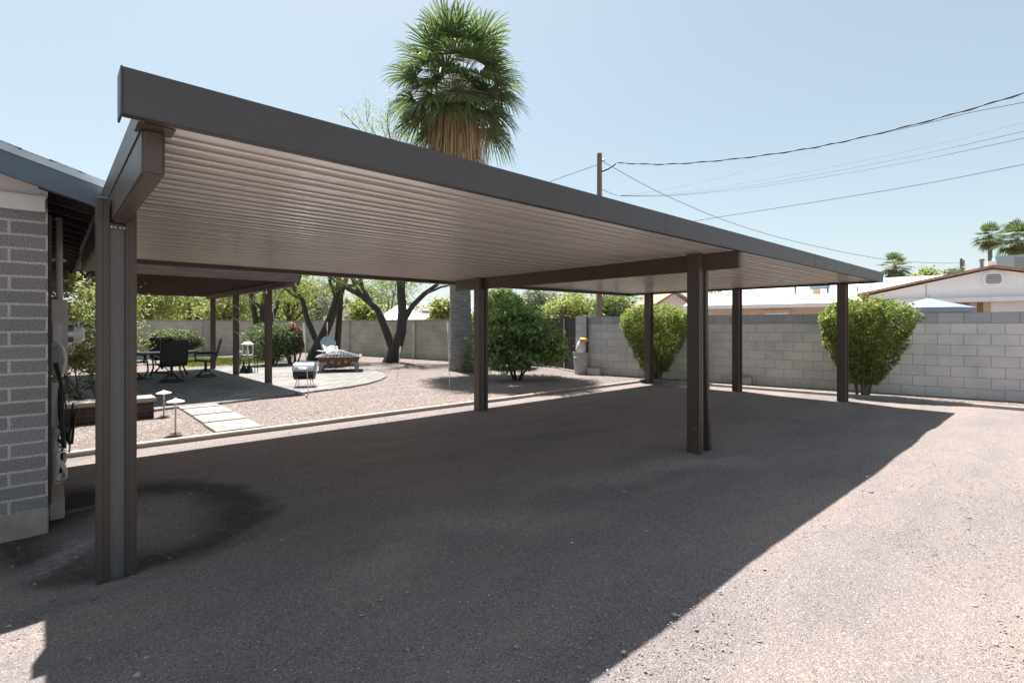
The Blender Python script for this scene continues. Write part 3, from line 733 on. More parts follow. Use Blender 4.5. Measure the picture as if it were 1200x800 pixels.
# ------------------------------------------------------------------ pergola
pg = thing('pergola', 'red brown timber patio cover with posts and plank ceiling', 'pergola', (4.1, 13.6, 0)); OP = (4.1, 13.6, 0)
zt = 2.80
PF = 12.0
def pbox(name, mat, *b, parent=None, bevel=.004):
    mb = MB(OP); mb.box(*b); return mb.build(name, mat, parent or pg, bevel=bevel)
for v in (13.62, 16.6, 19.45): pbox('post', M['redwoodz'], 4.03, 4.17, v - .07, v + .07, .04, 2.36)
pbox('beam', M['redwood'], 4.0, 4.20, PF + .05, 20.0, 2.361, 2.495)
pbox('fascia_board', M['greywood'], -.6, 4.30, PF, PF + .045, 2.46, 2.70)
pbox('fascia_board', M['greywood'], 4.25, 4.295, PF + .046, 20.2, 2.46, 2.70)
pbox('fascia_board', M['greywood'], -.6, 4.30, 20.201, 20.245, 2.46, 2.70)
rfz = pbox('roof_deck', M['redwood'], -.6, 4.249, PF + .046, 20.2, 2.60, 2.64)
pbox('roof_edge', M['drip'], -.6, 4.33, PF - .02, 20.26, 2.705, 2.725, parent=rfz)
for k in range(20):
    v = 12.25 + k * .4
    pbox('joist', M['redwood'], -.6, 4.24, v, v + .05, 2.497, 2.595, bevel=0)
pbox('beam', M['redwood'], .6, .75, 12.3, 20.0, 2.361, 2.494)
# string lights
sl = thing('string_lights', 'string of clear bulbs draped along the pergola edge', 'string lights', (4.3, 13.5, 2.5))
OS = (4.3, 13.5, 2.5)
mb = MB(OS); pts = []
nodes = [(4.215, 12.9, 2.44), (4.22, 14.6, 2.44), (4.22, 16.2, 2.44), (4.22, 18, 2.44), (4.22, 19.8, 2.44)]
bulbs = []
for a, b in zip(nodes[:-1], nodes[1:]):
    for k in range(10):
        t = k / 10; q = [a[i] + (b[i]-a[i]) * t for i in range(3)]; q[2] -= .28 * 4 * t * (1-t); pts.append(tuple(q))
        if k % 5 == 3: bulbs.append(tuple(q))
pts.append(nodes[-1])
mb.tube(pts, .007, 6); mb.tube([(4.19, 13.5, 2.44), (4.20, 13.52, 2.2), (4.19, 13.54, 1.75), (4.21, 13.53, 1.6)], .006, 6)
mb.tube([(4.10 + .10 * math.cos(a), 16.6 + .10 * math.sin(a), 2.3 - .06 * a) for a in np.linspace(0, 22, 90)], .006, 6)
mb.build('cord', M['white'], sl)
bulbs += [(3.96, 13.3, 2.36), (4.21, 13.50, 2.02)]
for q in bulbs:
    mb = MB(OS); mb.lathe([(.010, 0), (.012, -.04), (.022, -.06), (.025, -.08), (.018, -.10), (0, -.11)], q, 10); mb.build('bulb', M['glass'], sl, smooth=True)

# ------------------------------------------------------------------ patio furniture
def patio_chair(label, loc, rz, first=[None]):
    if first[0] is None:
        t = thing('patio_chair', label, 'patio chair', (0, 0, 0), 0, 'swivel chairs round the patio table')
        # sling: faces +y; a curved sheet with thickness
        prof = [(.27, .43), (.22, .455), (.05, .435), (-.14, .42), (-.21, .45), (-.26, .56), (-.31, .78), (-.37, 1.02)]
        mb = MB(); w = .27; vs = []
        for y, z in prof:
            vs += [(-w, y, z), (w, y, z)]
        for y, z in prof:
            vs += [(-w, y - .012, z - .016), (w, y - .012, z - .016)]
        n = len(prof); fs = []
        for i in range(n - 1):
            a = 2 * i; fs.append((a, a+1, a+3, a+2)); c = 2*n + a; fs.append((c, c+2, c+3, c+1))
            fs.append((a, a+2, c+2, c)); fs.append((a+1, c+1, c+3, a+3))
        fs += [(0, 2*n, 2*n+1, 1), (2*n-2, 2*n-1, 4*n-1, 4*n-2)]
        mb.add(vs, fs); mb.build('sling_seat', M['sling'], t)
        mb = MB()
        for sx in (-1, 1): mb.tube([(sx * .285, y, z) for y, z in prof], .017, 8)
        mb.tube([(-.285, -.37, 1.02), (-.15, -.375, 1.045), (.15, -.375, 1.045), (.285, -.37, 1.02)], .017, 8)
        mb.tube([(-.285, .27, .43), (.285, .27, .43)], .015, 8); mb.build('frame', M['blackmetal'], t, smooth=True)
        for sx in (-1, 1):
            mb = MB(); mb.tube([(sx * .285, -.27, .63), (sx * .32, -.1, .655), (sx * .32, .2, .65), (sx * .305, .27, .60), (sx * .285, .22, .45)], .018, 8); mb.build('armrest', M['blackmetal'], t, smooth=True)
        mb = MB(); mb.tube([(0, 0, .12), (0, 0, .40)], .035, 12); mb.tube([(-.2, 0, .40), (.2, 0, .40)], .018, 8)
        mb.build('pedestal', M['blackmetal'], t, smooth=True)
        mb = MB()
        for k in range(4):
            a = math.pi / 4 + k * math.pi / 2; c, s = math.cos(a), math.sin(a)
            mb.tube([(0, 0, .22), (c * .1, s * .1, .17), (c * .22, s * .22, .06), (c * .29, s * .29, .02)], .015, 8)
        ring = [(.29 * math.cos(a), .29 * math.sin(a), .018) for a in np.linspace(0, 2 * math.pi, 33)]
        mb.tube(ring, .016, 8, cap=False); mb.build('base', M['blackmetal'], t, smooth=True)
        first[0] = t
    else:
        t = copy_tree(first[0]); t['label'] = label
    t.location = (*loc, pz + .001); t.rotation_euler = (0, 0, rz); return t
def at(px, d):
    w = cam2w((px - 600) / F * d, d); return (float(w[0]), float(w[1]))
tc = at(195, 14.0)
def face(loc, target):
    return math.atan2(target[1] - loc[1], target[0] - loc[0]) - math.pi / 2
c1 = at(201, 12.95); c2 = at(190, 15.3); c3 = at(241, 14.3); c4 = at(156, 13.6)
patio_chair('dark sling patio chair with its back to the carport in front of the table', c1, face(c1, tc) + .12)
patio_chair('dark sling patio chair on the far side of the table', c2, face(c2, tc) + math.pi + .1 if False else face(c2, tc))
patio_chair('dark sling patio chair seen side on at the right of the table', c3, face(c3, tc) + .25)
patio_chair('dark sling patio chair half hidden by the left carport post', c4, face(c4, tc))
tb = thing('patio_table', 'round patio table with pale glass top and dark curved legs', 'table', (*tc, pz), 0)
mb = MB(); mb.lathe([(.70, .70), (.72, .705), (.72, .718), (.70, .722), (0, .722)], (0, 0, 0), 40); mb.build('tabletop', M['tableglass'], tb, smooth=True)
mb = MB(); mb.lathe([(.66, .66), (.735, .66), (.74, .70), (.735, .715), (.721, .716), (.70, .699), (.66, .699)], (0, 0, 0), 40); mb.build('rim', M['blackmetal'], tb, smooth=True)
for k in range(4):
    a = k * math.pi / 2 + .5; c, s = math.cos(a), math.sin(a)
    mb = MB(); mb.tube([(c * .62, s * .62, .67), (c * .52, s * .52, .45), (c * .5, s * .5, .25), (c * .62, s * .62, .02)], [.024, .022, .022, .026], 8); mb.build('leg', M['blackmetal'], tb, smooth=True)
# lantern on a stand, dark bottles under it
lt = at(290, 15.6)
st = thing('plant_stand', 'thin black metal side stand under the white lantern', 'side table', (*lt, pz))
mb = MB(); mb.box(-.26, .26, -.16, .16, .475, .495); mb.build('top', M['blackmetal'], st, bevel=.004)
for sx in (-1, 1):
    for sy in (-1, 1):
        mb = MB(); mb.tube([(sx * .24, sy * .14, .475), (sx * .25, sy * .15, 0)], .011, 8); mb.build('leg', M['blackmetal'], st)
ln = thing('lantern', 'white square candle lantern standing on the thin black stand', 'lantern', (*lt, pz + .4955), .5)
mb = MB(); mb.box(-.115, .115, -.115, .115, 0, .03); mb.box(-.115, .115, -.115, .115, .33, .355)
for sx in (-1, 1):
    for sy in (-1, 1): mb.box(sx * .10 - .014, sx * .10 + .014, sy * .10 - .014, sy * .10 + .014, .03, .33)
mb.build('frame', M['white'], ln)
mb = MB(); mb.add([(-.13, -.13, .3555), (.13, -.13, .3555), (.13, .13, .3555), (-.13, .13, .3555), (-.045, -.045, .45), (.045, -.045, .45), (.045, .045, .45), (-.045, .045, .45), (-.04, -.04, .49), (.04, -.04, .49), (.04, .04, .49), (-.04, .04, .49)],
       [(3,2,1,0),(0,1,5,4),(1,2,6,5),(2,3,7,6),(3,0,4,7),(4,5,9,8),(5,6,10,9),(6,7,11,10),(7,4,8,11),(8,9,10,11)]); mb.build('roof', M['white'], ln)
mb = MB(); mb.tube([(.045 * math.cos(a), 0, .535 + .045 * math.sin(a)) for a in np.linspace(0, 6.28, 17)], .006, 6, cap=False); mb.build('handle', M['steel'], ln)
mb = MB(); mb.tube([(0, 0, .03), (0, 0, .19)], .045, 14); mb.build('candle', M['wax'], ln, smooth=True)
q = at(281.5, 15.55)
mb = MB(); mb.lathe([(.05, 0), (.055, .02), (.05, .12), (.03, .15), (0, .155)], (0, 0, 0), 14); o = mb.build('candle_jar', M['glass'], smooth=True, loc=(*q, pz + .4955)); tag(o, 'small white jar left of the lantern on the stand', 'jar')
for k, px in enumerate((285.5, 292)):
    q = at(px, 15.35)
    mb = MB(); mb.lathe([(.07, 0), (.10, .03), (.095, .10), (.05, .18), (.022, .25), (.018, .36), (.028, .38), (0, .38)], (0, 0, 0), 16)
    o = mb.build('bottle', M['blackmetal'], smooth=True, loc=(*q, pz + .001)); tag(o, ['black long necked bottle standing against the middle pergola post', 'black long necked bottle under the lantern stand, farther from the post'][k], 'bottle', 'black bottles under the stand')

# barrel grill
gp = at(357, 12.0)
gr = thing('barrel_grill', 'small black barrel grill with bright lid at the patio edge', 'grill', (*gp, pz), R(-30))
def half_barrel(z, up, r, L):
    mb = MB(); n = 12; vs = []
    xs = [-L/2, -L/2 + .02, L/2 - .02, L/2]; rr = [r * .9, r, r, r * .9]
    for x, q in zip(xs, rr):
        for k in range(n + 1):
            a = math.pi * k / n; vs.append((x, q * math.cos(a), z + up * q * math.sin(a)))
    fs = []
    m = n + 1
    for i in range(3):
        for k in range(n): fs.append((i*m+k, i*m+k+1, (i+1)*m+k+1, (i+1)*m+k))
        fs.append((i*m, (i+1)*m, (i+1)*m+n, i*m+n))
    fs += [tuple(range(m)), tuple(range(3*m, 4*m))]
    mb.add(vs, fs); return mb
half_barrel(.36, -1, .20, .46).build('bowl', M['black'], gr, smooth=True)
lid = half_barrel(.363, 1, .20, .46).build('lid', M['chrome'], gr, smooth=True)
for x in (-.232, .232):
    mb = MB(); mb.tube([(x, .17 * math.cos(a), .363 + .17 * math.sin(a)) for a in np.linspace(.05, 3.09, 12)], .012, 6); mb.build('lid_rim', M['black'], lid)
mb = MB(); mb.tube([(-.1, -.205, .45), (-.1, -.24, .46), (.1, -.24, .46), (.1, -.205, .45)], .009, 8); mb.build('handle', M['steel'], lid)
for sx in (-1, 1):
    for sy in (-1, 1):
        mb = MB(); mb.tube([(sx * .14, sy * .12, .22), (sx * .17, sy * .19, .0)], .010, 8); mb.build('leg', M['steel'], gr)

# fire pit
fp = at(398, 16.2)
fi = thing('fire_pit', 'rusty square fire pit with cut out sides and mesh lid', 'fire pit', (*fp, pz), R(-26))
mb = MB(); a, b = .50, .62; z0, z1 = .16, .45
def frus(mb, a, b, z0, z1, th):
    vs = []
    for r, z in ((a, z0), (b, z1), (b - th, z1), (a - th, z0 + .02)):
        vs += [(-r, -r, z), (r, -r, z), (r, r, z), (-r, r, z)]
    fs = []
    for i in range(3):
        for k in range(4): fs.append((i*4+k, i*4+(k+1) % 4, (i+1)*4+(k+1) % 4, (i+1)*4+k))
    fs += [(3,2,1,0), (12,13,14,15)]
    mb.add(vs, fs)
frus(mb, a, b, z0, z1, .02); bs = mb.build('basin', M['rust'], fi)
for sgn, ax in ((-1, 'y'), (1, 'x'), (1, 'y'), (-1, 'x')):
    mb = MB()
    for k in range(5):
        t = -.40 + k * .2
        for dz, w in ((.06, .07), (.10, .045)):
            zz = z0 + dz + (.05 if k % 2 else 0); r0 = a + (b - a) * (zz - z0) / (z1 - z0) + .004; r1 = a + (b - a) * (zz + .07 - z0) / (z1 - z0) + .004
            tri = [(t - w, r0, zz), (t + w, r0, zz), (t + .0, r1, zz + .075)]
            vs = [(p[0], sgn * p[1], p[2]) if ax == 'y' else (sgn * p[1], p[0], p[2]) for p in tri]
            vs2 = [(p[0], sgn * (p[1] + .004), p[2]) if ax == 'y' else (sgn * (p[1] + .004), p[0], p[2]) for p in tri]
            mb.add(vs + vs2, [(0,1,2), (5,4,3), (0,3,4,1), (1,4,5,2), (2,5,3,0)])
    mb.build('cut_out_panel', M['conc'], bs)
mb = MB()
for s1, s2, ax in ((-1, 0, 'y'), (1, 0, 'y'), (-1, 0, 'x'), (1, 0, 'x')):
    if ax == 'y': mb.box(-.67, .67, s1 * .63 - .045, s1 * .63 + .045, .4505, .475)
    else: mb.box(s1 * .63 - .043, s1 * .63 + .043, -.584, .584, .4505, .474)
mb.build('rim', M['greymetal'], fi)
mb = MB()
for i in range(-5, 6):
    t = i / 5
    for sg in (-1, 1):
        mb.tube([(t * .56, sg * .56, .476), (t * .16, sg * .06, .62)], .006, 5); mb.tube([(sg * .56, t * .56, .476), (sg * .06, t * .16, .62)], .006, 5)
for k in range(1, 6):
    r = .56 - .09 * k; z = .476 + .144 * k / 5.5
    mb.tube([(-r, -r, z), (r, -r, z), (r, r, z), (-r, r, z), (-r, -r, z)], .006, 5)
mb.build('mesh_lid', M['greymetal'], fi)
for sx in (-1, 1):
    for sy in (-1, 1):
        mb = MB(); mb.add([(sx*.40, sy*.40, .3), (sx*.56, sy*.40, .3), (sx*.56, sy*.56, .3), (sx*.40, sy*.56, .3), (sx*.50, sy*.50, 0), (sx*.58, sy*.50, 0), (sx*.58, sy*.58, 0), (sx*.50, sy*.58, 0)], [(3,2,1,0),(4,5,6,7),(0,1,5,4),(1,2,6,5),(2,3,7,6),(3,0,4,7)]); mb.build('leg', M['greymetal'], fi)

# adirondack chair behind the fire pit
ap = at(388, 17.6)
ad = thing('adirondack_chair', 'pale blue grey adirondack chair with rounded back beyond the fire pit', 'garden chair', (*ap, pz), face(ap, at(420, 15.2)))
mb = MB()
bl, bt_ = Vector((0, -.18, .34)), Vector((0, -.44, 1.02)); ax_ = (bt_ - bl); nn_ = Vector((0, ax_.z, -ax_.y)).normalized() * .011
for k in range(6):                                     # six close slats whose tops follow one round arc
    xa, xb = -.27 + k * .09 + .004, -.27 + (k + 1) * .09 - .004; q = []
    for x in (xa, (xa + xb) / 2, xb): q.append((x, .55 + .5 * math.sqrt(max(0, 1 - (x / .285) ** 2))))
    ring = [bl + Vector((xa * .8, 0, 0)), bl + Vector((xb * .8, 0, 0))] + [bl + ax_ * t + Vector((x, 0, 0)) for x, t in reversed(q)]
    n5 = len(ring); mb.add([p + nn_ for p in ring] + [p - nn_ for p in ring], [tuple(range(n5)), tuple(reversed(range(n5, 2*n5)))] + [(a, (a+1) % n5, n5 + (a+1) % n5, n5 + a) for a in range(n5)])
bk = mb.build('backrest', M['bluegrey'], ad, bevel=.008)
mb = MB()
for k in range(6): mb.obox((0, -.15 + k * .095, .345 + k * .014), (.52, .082, .02))
mb.build('seat', M['bluegrey'], ad)
for sx in (-1, 1):
    mb = MB(); mb.box(sx * .34 - .06, sx * .34 + .06, -.38, .42, .54, .562); mb.build('armrest', M['bluegrey'], ad, bevel=.008)
    mb = MB(); mb.box(sx * .30 - .05, sx * .30 + .05, .30, .33, 0, .54); mb.build('leg', M['bluegrey'], ad)
    mb = MB(); mb.bar((sx * .27, .36, .34), (sx * .27, -.55, .04), .025, .11); mb.build('leg', M['bluegrey'], ad)
# white cloth thrown over the chair arm
rs = np.random.default_rng(8); vs = []
nx, ny = 16, 14
am = Matrix.Rotation(ad.rotation_euler[2], 3, 'Z')
for i in range(nx):
    for j in range(ny):
        a, b = i / (nx-1) - .5, j / (ny-1)
        y = .45 - b * .75; z = .47 + .02 * math.sin(10 * a + 3 * b) + .30 * max(0, b - .55) ** 1.0 * 1.8 + .015 * rs.standard_normal()
        if b < .2: z = .47 - (.2 - b) * 1.6; y = .45 + .02 * math.sin(9 * a)
        p = am @ Vector((a * .5 + .04 * math.sin(5 * b), y, z)); vs.append((p.x, p.y, p.z))
mb = MB(); mb.add(vs, [(i*ny+j, (i+1)*ny+j, (i+1)*ny+j+1, i*ny+j+1) for i in range(nx-1) for j in range(ny-1)])
o = mb.build('throw_cloth', M['cloth'], smooth=True, loc=(*ap, pz + .0)); tag(o, 'white cloth thrown over the seat of the pale garden chair', 'cloth')
md = o.modifiers.new('thickness', 'SOLIDIFY'); md.thickness = .012

# slim garden torches
def torch(px, d, y_top, y_head, label, lean=0.0, stake=False):
    b = at(px, d); t = thing('garden_torch', label, 'garden torch', (*b, .01), 0, 'slim garden torches'); zt = ZZ(y_top, d); zh = ZZ(y_head, d)
    l = Vector((RT[0], RT[1], 0)) * lean
    mb = MB(); mb.tube([(0, 0, -.1), tuple(l * zh / zt + Vector((0, 0, zh)))], .008, 8); mb.build('pole', M['white'], t)
    h1 = l * zh / zt + Vector((0, 0, zh)); h2 = l + Vector((0, 0, zt))
    mb = MB(); mb.tube([h1, h1.lerp(h2, .1), h1.lerp(h2, .8), h2], [.012, .022, .026, .02], 12); mb.build('glass_tube', M['glass'], t, smooth=True)
    mb = MB(); mb.tube([h2, h2 + (h2 - h1).normalized() * .025], [.026, .012], 12); mb.build('cap', M['steel'], t)
torch(362, 11.0, 380, 403, 'slim pale garden torch leaning at the patio edge beside the grill', -.12)
torch(527, 12.1, 378, 390, 'slim pale garden torch in the gravel before the palm trunk', -.05)
torch(465, 13.8, 407, 414, 'short slim garden torch in the gravel near the curved patio end', .1)
torch(383.5, 19.5, 378, 388, 'slim pale garden torch in front of the leaning tree trunk behind the fire pit')
torch(484, 20.3, 380, 388, 'slim pale garden torch close to the rear wall right of the forked tree')

# ------------------------------------------------------------------ block walls and gate
def wall(name, s0, t0, s1, t1, h, mat, label, th=.2, cat='block wall', cap=None, pilasters=(), zb=-.1, top=None):
    a = Vector(W(s0, t0)); b = Vector(W(s1, t1)); L = (b - a).length; rz = math.atan2(b.y - a.y, b.x - a.x)
    t = thing(name, label, cat, (a.x, a.y, 0), rz)
    mb = MB(); mb.box(0, L, 0, th, zb, h if top is None else h - .2175); mb.build('wall_panel', mat, t, bevel=.004)
    if top: mb = MB(); mb.box(0, L, .002, th - .002, h - .2172, h); mb.build('top_course', top, t, bevel=.005)
    if cap:
        mb = MB(); mb.box(-.01, L + .01, -.02, th + .02, h + .0005, h + .05); mb.build('cap', cap, t, bevel=.006)
    for x, m2 in pilasters:
        mb = MB(); mb.box(x - .2, x + .2, -.06, -.001, zb, h + .002); mb.build('pilaster', m2, t, bevel=.004)
    return t
wall('block_wall', 0, 0, 15, 0, 1.74, M['blockgrey'], 'grey concrete block wall behind the two trimmed shrubs', pilasters=(), top=M['blockdark'])
wall('block_wall', -18.9, 1.56, -2.6, 1.56, 1.68, M['blocktan'], 'tan grey block wall behind the trees and the palm', cap=M['conc'], pilasters=((4.55, M['blocktan']), (9.3, M['blocktan'])))
wall('block_wall', -18.9, 1.56 - 14, -18.9, 1.56, 1.68, M['blocktan'], 'tan grey block wall seen beyond the pergola and patio table', cap=M['conc'], pilasters=((9.37, M['conc']),))
# pillar beside the gate
a = W(-.42, 0); pr = thing('gate_pillar', 'pale grey block pillar between gate and right block wall', 'pillar', (*a, 0), WROT)
mb = MB(); mb.box(0, .40, -.08, .32, -.1, 1.76); mb.build('shaft', M['blockgrey'], pr, bevel=.005)
mb = MB(); mb.box(.385, .43, -.095, -.081, .1, 1.73); mb.build('gate_stop', M['gate'], pr)
# gate
a = Vector(W(-2.62, 1.5)); b = Vector(W(-.44, .15)); L = (b - a).length
gt = thing('gate', 'dark board gate with pale battens beside the grey pillar', 'gate', (a.x, a.y, 0), math.atan2(b.y - a.y, b.x - a.x))
mb = MB(); n = int(L / .145)
for k in range(n):
    mb.box(k * L / n + .004, (k + 1) * L / n - .004, 0, .022 + .003 * (k % 2), .06, 1.71 + random.uniform(-.006, .006))
mb.build('board_panel', M['gate'], gt)
mb = MB()
for z in (.25, 1.0, 1.6): mb.box(0, L, .03, .07, z, z + .09)
mb.build('rail', M['gate'], gt)
for x in (L * .62,):
    mb = MB(); mb.box(x - .035, x + .035, -.022, -.001, .05, 1.70); mb.build('batten', M['gatebatten'], gt, bevel=.003)
# bin with a bag and an orange top
bp = at(681, 15.45)
bn = thing('trash_can', 'pale grey plastic bin against the gate pillar', 'bin', (*bp, .012))
mb = MB(); mb.lathe([(.19, 0), (.20, .01), (.235, .62), (.25, .63), (.25, .66), (.235, .66), (.22, .60), (.18, .03)], (0, 0, 0), 24); mb.build('body', M['can'], bn, smooth=True)
for sx in (-1, 1):
    mb = MB(); mb.tube([(sx * .235, -.05, .5), (sx * .28, -.05, .51), (sx * .28, .05, .51), (sx * .235, .05, .5)], .014, 8); mb.build('handle', M['can'], bn, smooth=True)
def blob(name, c, r, mat, seed, parent=None, amp=.18):
    bm = bmesh.new(); bmesh.ops.create_icosphere(bm, subdivisions=4, radius=1)
    rs = np.random.default_rng(seed); ks = rs.normal(0, 3.2, (10, 3)); ph = rs.uniform(0, 6.28, 10)
    for v in bm.verts:
        d = sum(math.sin(k[0]*v.co.x + k[1]*v.co.y + k[2]*v.co.z + p) for k, p in zip(ks, ph)) / 10
        q = v.co * (1 + amp * 2 * d); v.co = Vector((q.x * r[0], q.y * r[1], q.z * r[2]))
    me = bpy.data.meshes.new(name); bm.to_mesh(me); bm.free(); me.materials.append(mat)
    me.polygons.foreach_set('use_smooth', [True] * len(me.polygons))
    o = bpy.data.objects.new(name, me); COL.objects.link(o); o.location = c
    if parent: o.parent = parent
    return o
o = blob('plastic_bag', (bp[0], bp[1], .80), (.15, .14, .22), M['bag'], 4); tag(o, 'crumpled white plastic bag stuffed in the top of the bin', 'bag')
q = at(684, 15.4)
mb = MB(); mb.lathe([(.05, 0), (.13, .01), (.135, .05), (.11, .09), (.04, .105), (0, .106)], (0, 0, 0), 18)
o = mb.build('plastic_bowl', M['orangeplastic'], smooth=True, loc=(q[0], q[1], 1.005)); o.rotation_euler = (R(12), R(-10), 0); tag(o, 'orange yellow plastic bowl turned over on the white bag', 'bowl')
for k, (px, py, sz, lab) in enumerate(((697, 435.5, (.42, .2, .2), 'loose grey concrete block at the wall foot beside the bin'), (871, 447.5, (.40, .2, .2), 'loose tan concrete block at the wall foot behind a carport post'))):
    s = S(px, -.14); q = W(s, -.14)
    mb = MB(); mb.obox((0, 0, sz[2] / 2), sz); o = mb.build('concrete_block', M['blockgrey'] if k == 0 else M['footing'], bevel=.01, loc=(*q, .0)); o.rotation_euler = (0, 0, WROT + .06 * k)
    tag(o, lab, 'concrete block', 'loose blocks at the wall foot')

# ------------------------------------------------------------------ foliage tools
def leaf_mesh(name, pts, size, mat, parent=None, up=0.3, aspect=2.2, seed=0, dirs=None, loc=None):
    rs = np.random.default_rng(seed + 100); pts = np.asarray(pts, float); n = len(pts)
    nr = rs.normal(0, 1, (n, 3)); nr[:, 2] = np.abs(nr[:, 2]) + up; nr /= np.linalg.norm(nr, axis=1)[:, None]
    if dirs is None: d = rs.normal(0, 1, (n, 3))
    else: d = dirs + rs.normal(0, .35, (n, 3))
    d -= nr * np.sum(d * nr, 1)[:, None]; d /= np.linalg.norm(d, axis=1)[:, None] + 1e-9
    s = np.cross(nr, d); L = size * (.45 + 1.15 * rs.random(n) ** 1.4)[:, None]; w = L / aspect / 2
    fold = nr * L * .10
    v = np.stack([pts - d * L / 2, pts + s * w + fold, pts + d * L / 2, pts - s * w + fold], 1).reshape(-1, 3)
    q = np.arange(4 * n).reshape(-1, 4)
    o = np_mesh(name, v, q, mat, parent)
    return o

def lump_noise(seed, n=9, f=2.0):
    rs = np.random.default_rng(seed); k = rs.normal(0, f, (n, 3)); p = rs.uniform(0, 6.28, n)
    return lambda x: np.sin(x @ k.T + p).mean(1) * 2.0

def shell_points(n, rfun, zr, seed, fill=.45):
    """points in a body of revolution with radius rfun(z), noise-lumped, denser near the skin"""
    rs = np.random.default_rng(seed); out = []; nz = lump_noise(seed, 10, 3.0); nz2 = lump_noise(seed + 1, 10, 9.0); tot = 0
    while tot < n:
        m = n * 2
        z = rs.uniform(zr[0] - .1, zr[1] + .1, m); a = rs.uniform(0, 2 * math.pi, m); u = rs.random(m)
        rad = np.where(rs.random(m) < fill, np.sqrt(u), 1 - .22 * u ** 1.6)
        r0 = np.array([rfun((zz - zr[0]) / (zr[1] - zr[0])) for zz in z])
        dirs = np.stack([np.cos(a), np.sin(a), (z - zr[0]) / (zr[1] - zr[0]) * 2], 1)
        lump = 1 + .17 * nz(dirs) + .13 * nz2(dirs)
        topj = zr[1] * (1 + .035 * nz2(dirs * .7) + .03 * rs.standard_normal(m) * .5)
        ok = (r0 > .02) & (z < topj)
        r = r0 * rad * lump
        # keep area-uniform
        ok &= rs.random(m) < np.clip(r0 / max(1e-6, max(r0)), .35, 1)
        ok &= (nz(dirs * 2.3 + 5) < .62) | (rs.random(m) < .25)
        p = np.stack([r * np.cos(a), r * np.sin(a), z], 1)[ok]; out.append(p); tot += len(p)
    return np.concatenate(out)[:n]

def blob_points(n, blobs, seed, fill=.35):
    """blobs: (cx,cy,cz, rx,ry,rz)"""
    rs = np.random.default_rng(seed); w = np.array([b[3]*b[4] + b[4]*b[5] + b[3]*b[5] for b in blobs]); w = w / w.sum()
    out = []
    for i, b in enumerate(blobs):
        m = max(20, int(n * w[i])); d = rs.normal(0, 1, (m, 3)); d /= np.linalg.norm(d, axis=1)[:, None]
        u = rs.random(m); rad = np.where(rs.random(m) < fill, u ** .333, 1 - .25 * u)
        lump = 1 + .22 * lump_noise(seed + i, 9, 2.6)(d) + .12 * lump_noise(seed + i + 50, 9, 8)(d)
        out.append(np.array(b[:3]) + d * (rad * lump)[:, None] * np.array(b[3:6]))
    return np.concatenate(out)

def clump_cloud(n, blobs, seed, k=90, cr=.35):
    """sparse crown: small leaf clumps scattered in the lumps, sky showing between them"""
    rs = np.random.default_rng(seed); c = blob_points(k, blobs, seed, .45); m = max(4, n // len(c)); out = []
    for q in c:
        r = cr * rs.uniform(.5, 1.3); g = rs.normal(0, 1, (m, 3)) * np.array([r, r, r * .6]); out.append(q + g)
    return np.concatenate(out)

def limb(mb, p, d, L, r, depth_, rs, tips, wob=.25, n=8, ratio=.68, spread=.6, kids=(2, 3), up=.15):
    p = Vector(p); d = Vector(d).normalized(); pts = [p]; rad = [r]; seg = 5
    for k in range(seg):
        d = (d + Vector((rs.gauss(0, wob), rs.gauss(0, wob), rs.gauss(0, wob * .6) + up * .3)) * .5).normalized()
        p = p + d * L / seg; pts.append(p); rad.append(r * (1 - .42 * (k + 1) / seg))
    mb.tube(pts, rad, n if r > .03 else 5, cap=False)
    if depth_ == 0:
        tips += [tuple(q) for q in pts[2:]]; return
    if depth_ <= 1: tips += [tuple(q) for q in pts[3:]]
    for i in range(rs.randint(*kids)):
        nd = (d + Vector((rs.gauss(0, spread), rs.gauss(0, spread), rs.gauss(0, spread * .5) + up))).normalized()
        limb(mb, pts[-1] if i == 0 else pts[rs.randint(3, 5)], nd, L * ratio * rs.uniform(.8, 1.2), rad[-1] * .82, depth_ - 1, rs, tips, wob, max(5, n - 1), ratio, spread, kids, up)

M['dryleaf'] = leafmat('dry fallen leaf', [(0.12, 0.085, 0.055), (0.24, 0.18, 0.12), (0.40, 0.33, 0.24)], 0.1, 3, 0.8)
litter('fallen_leaves', 0, [(*G(606, 450), .9, .7, 260), (*G(771, 450), .6, .5, 120), (*G(1010, 470), .8, .4, 140), (6, 7.2, 3, .25, 120), (.9, 4.5, .8, .8, 60), (5, 3.5, 3, 1.6, 70), (*G(460, 432), 1.2, .8, 200)], M['dryleaf'], 'dry fallen leaves scattered below the bushes and along the kerb')
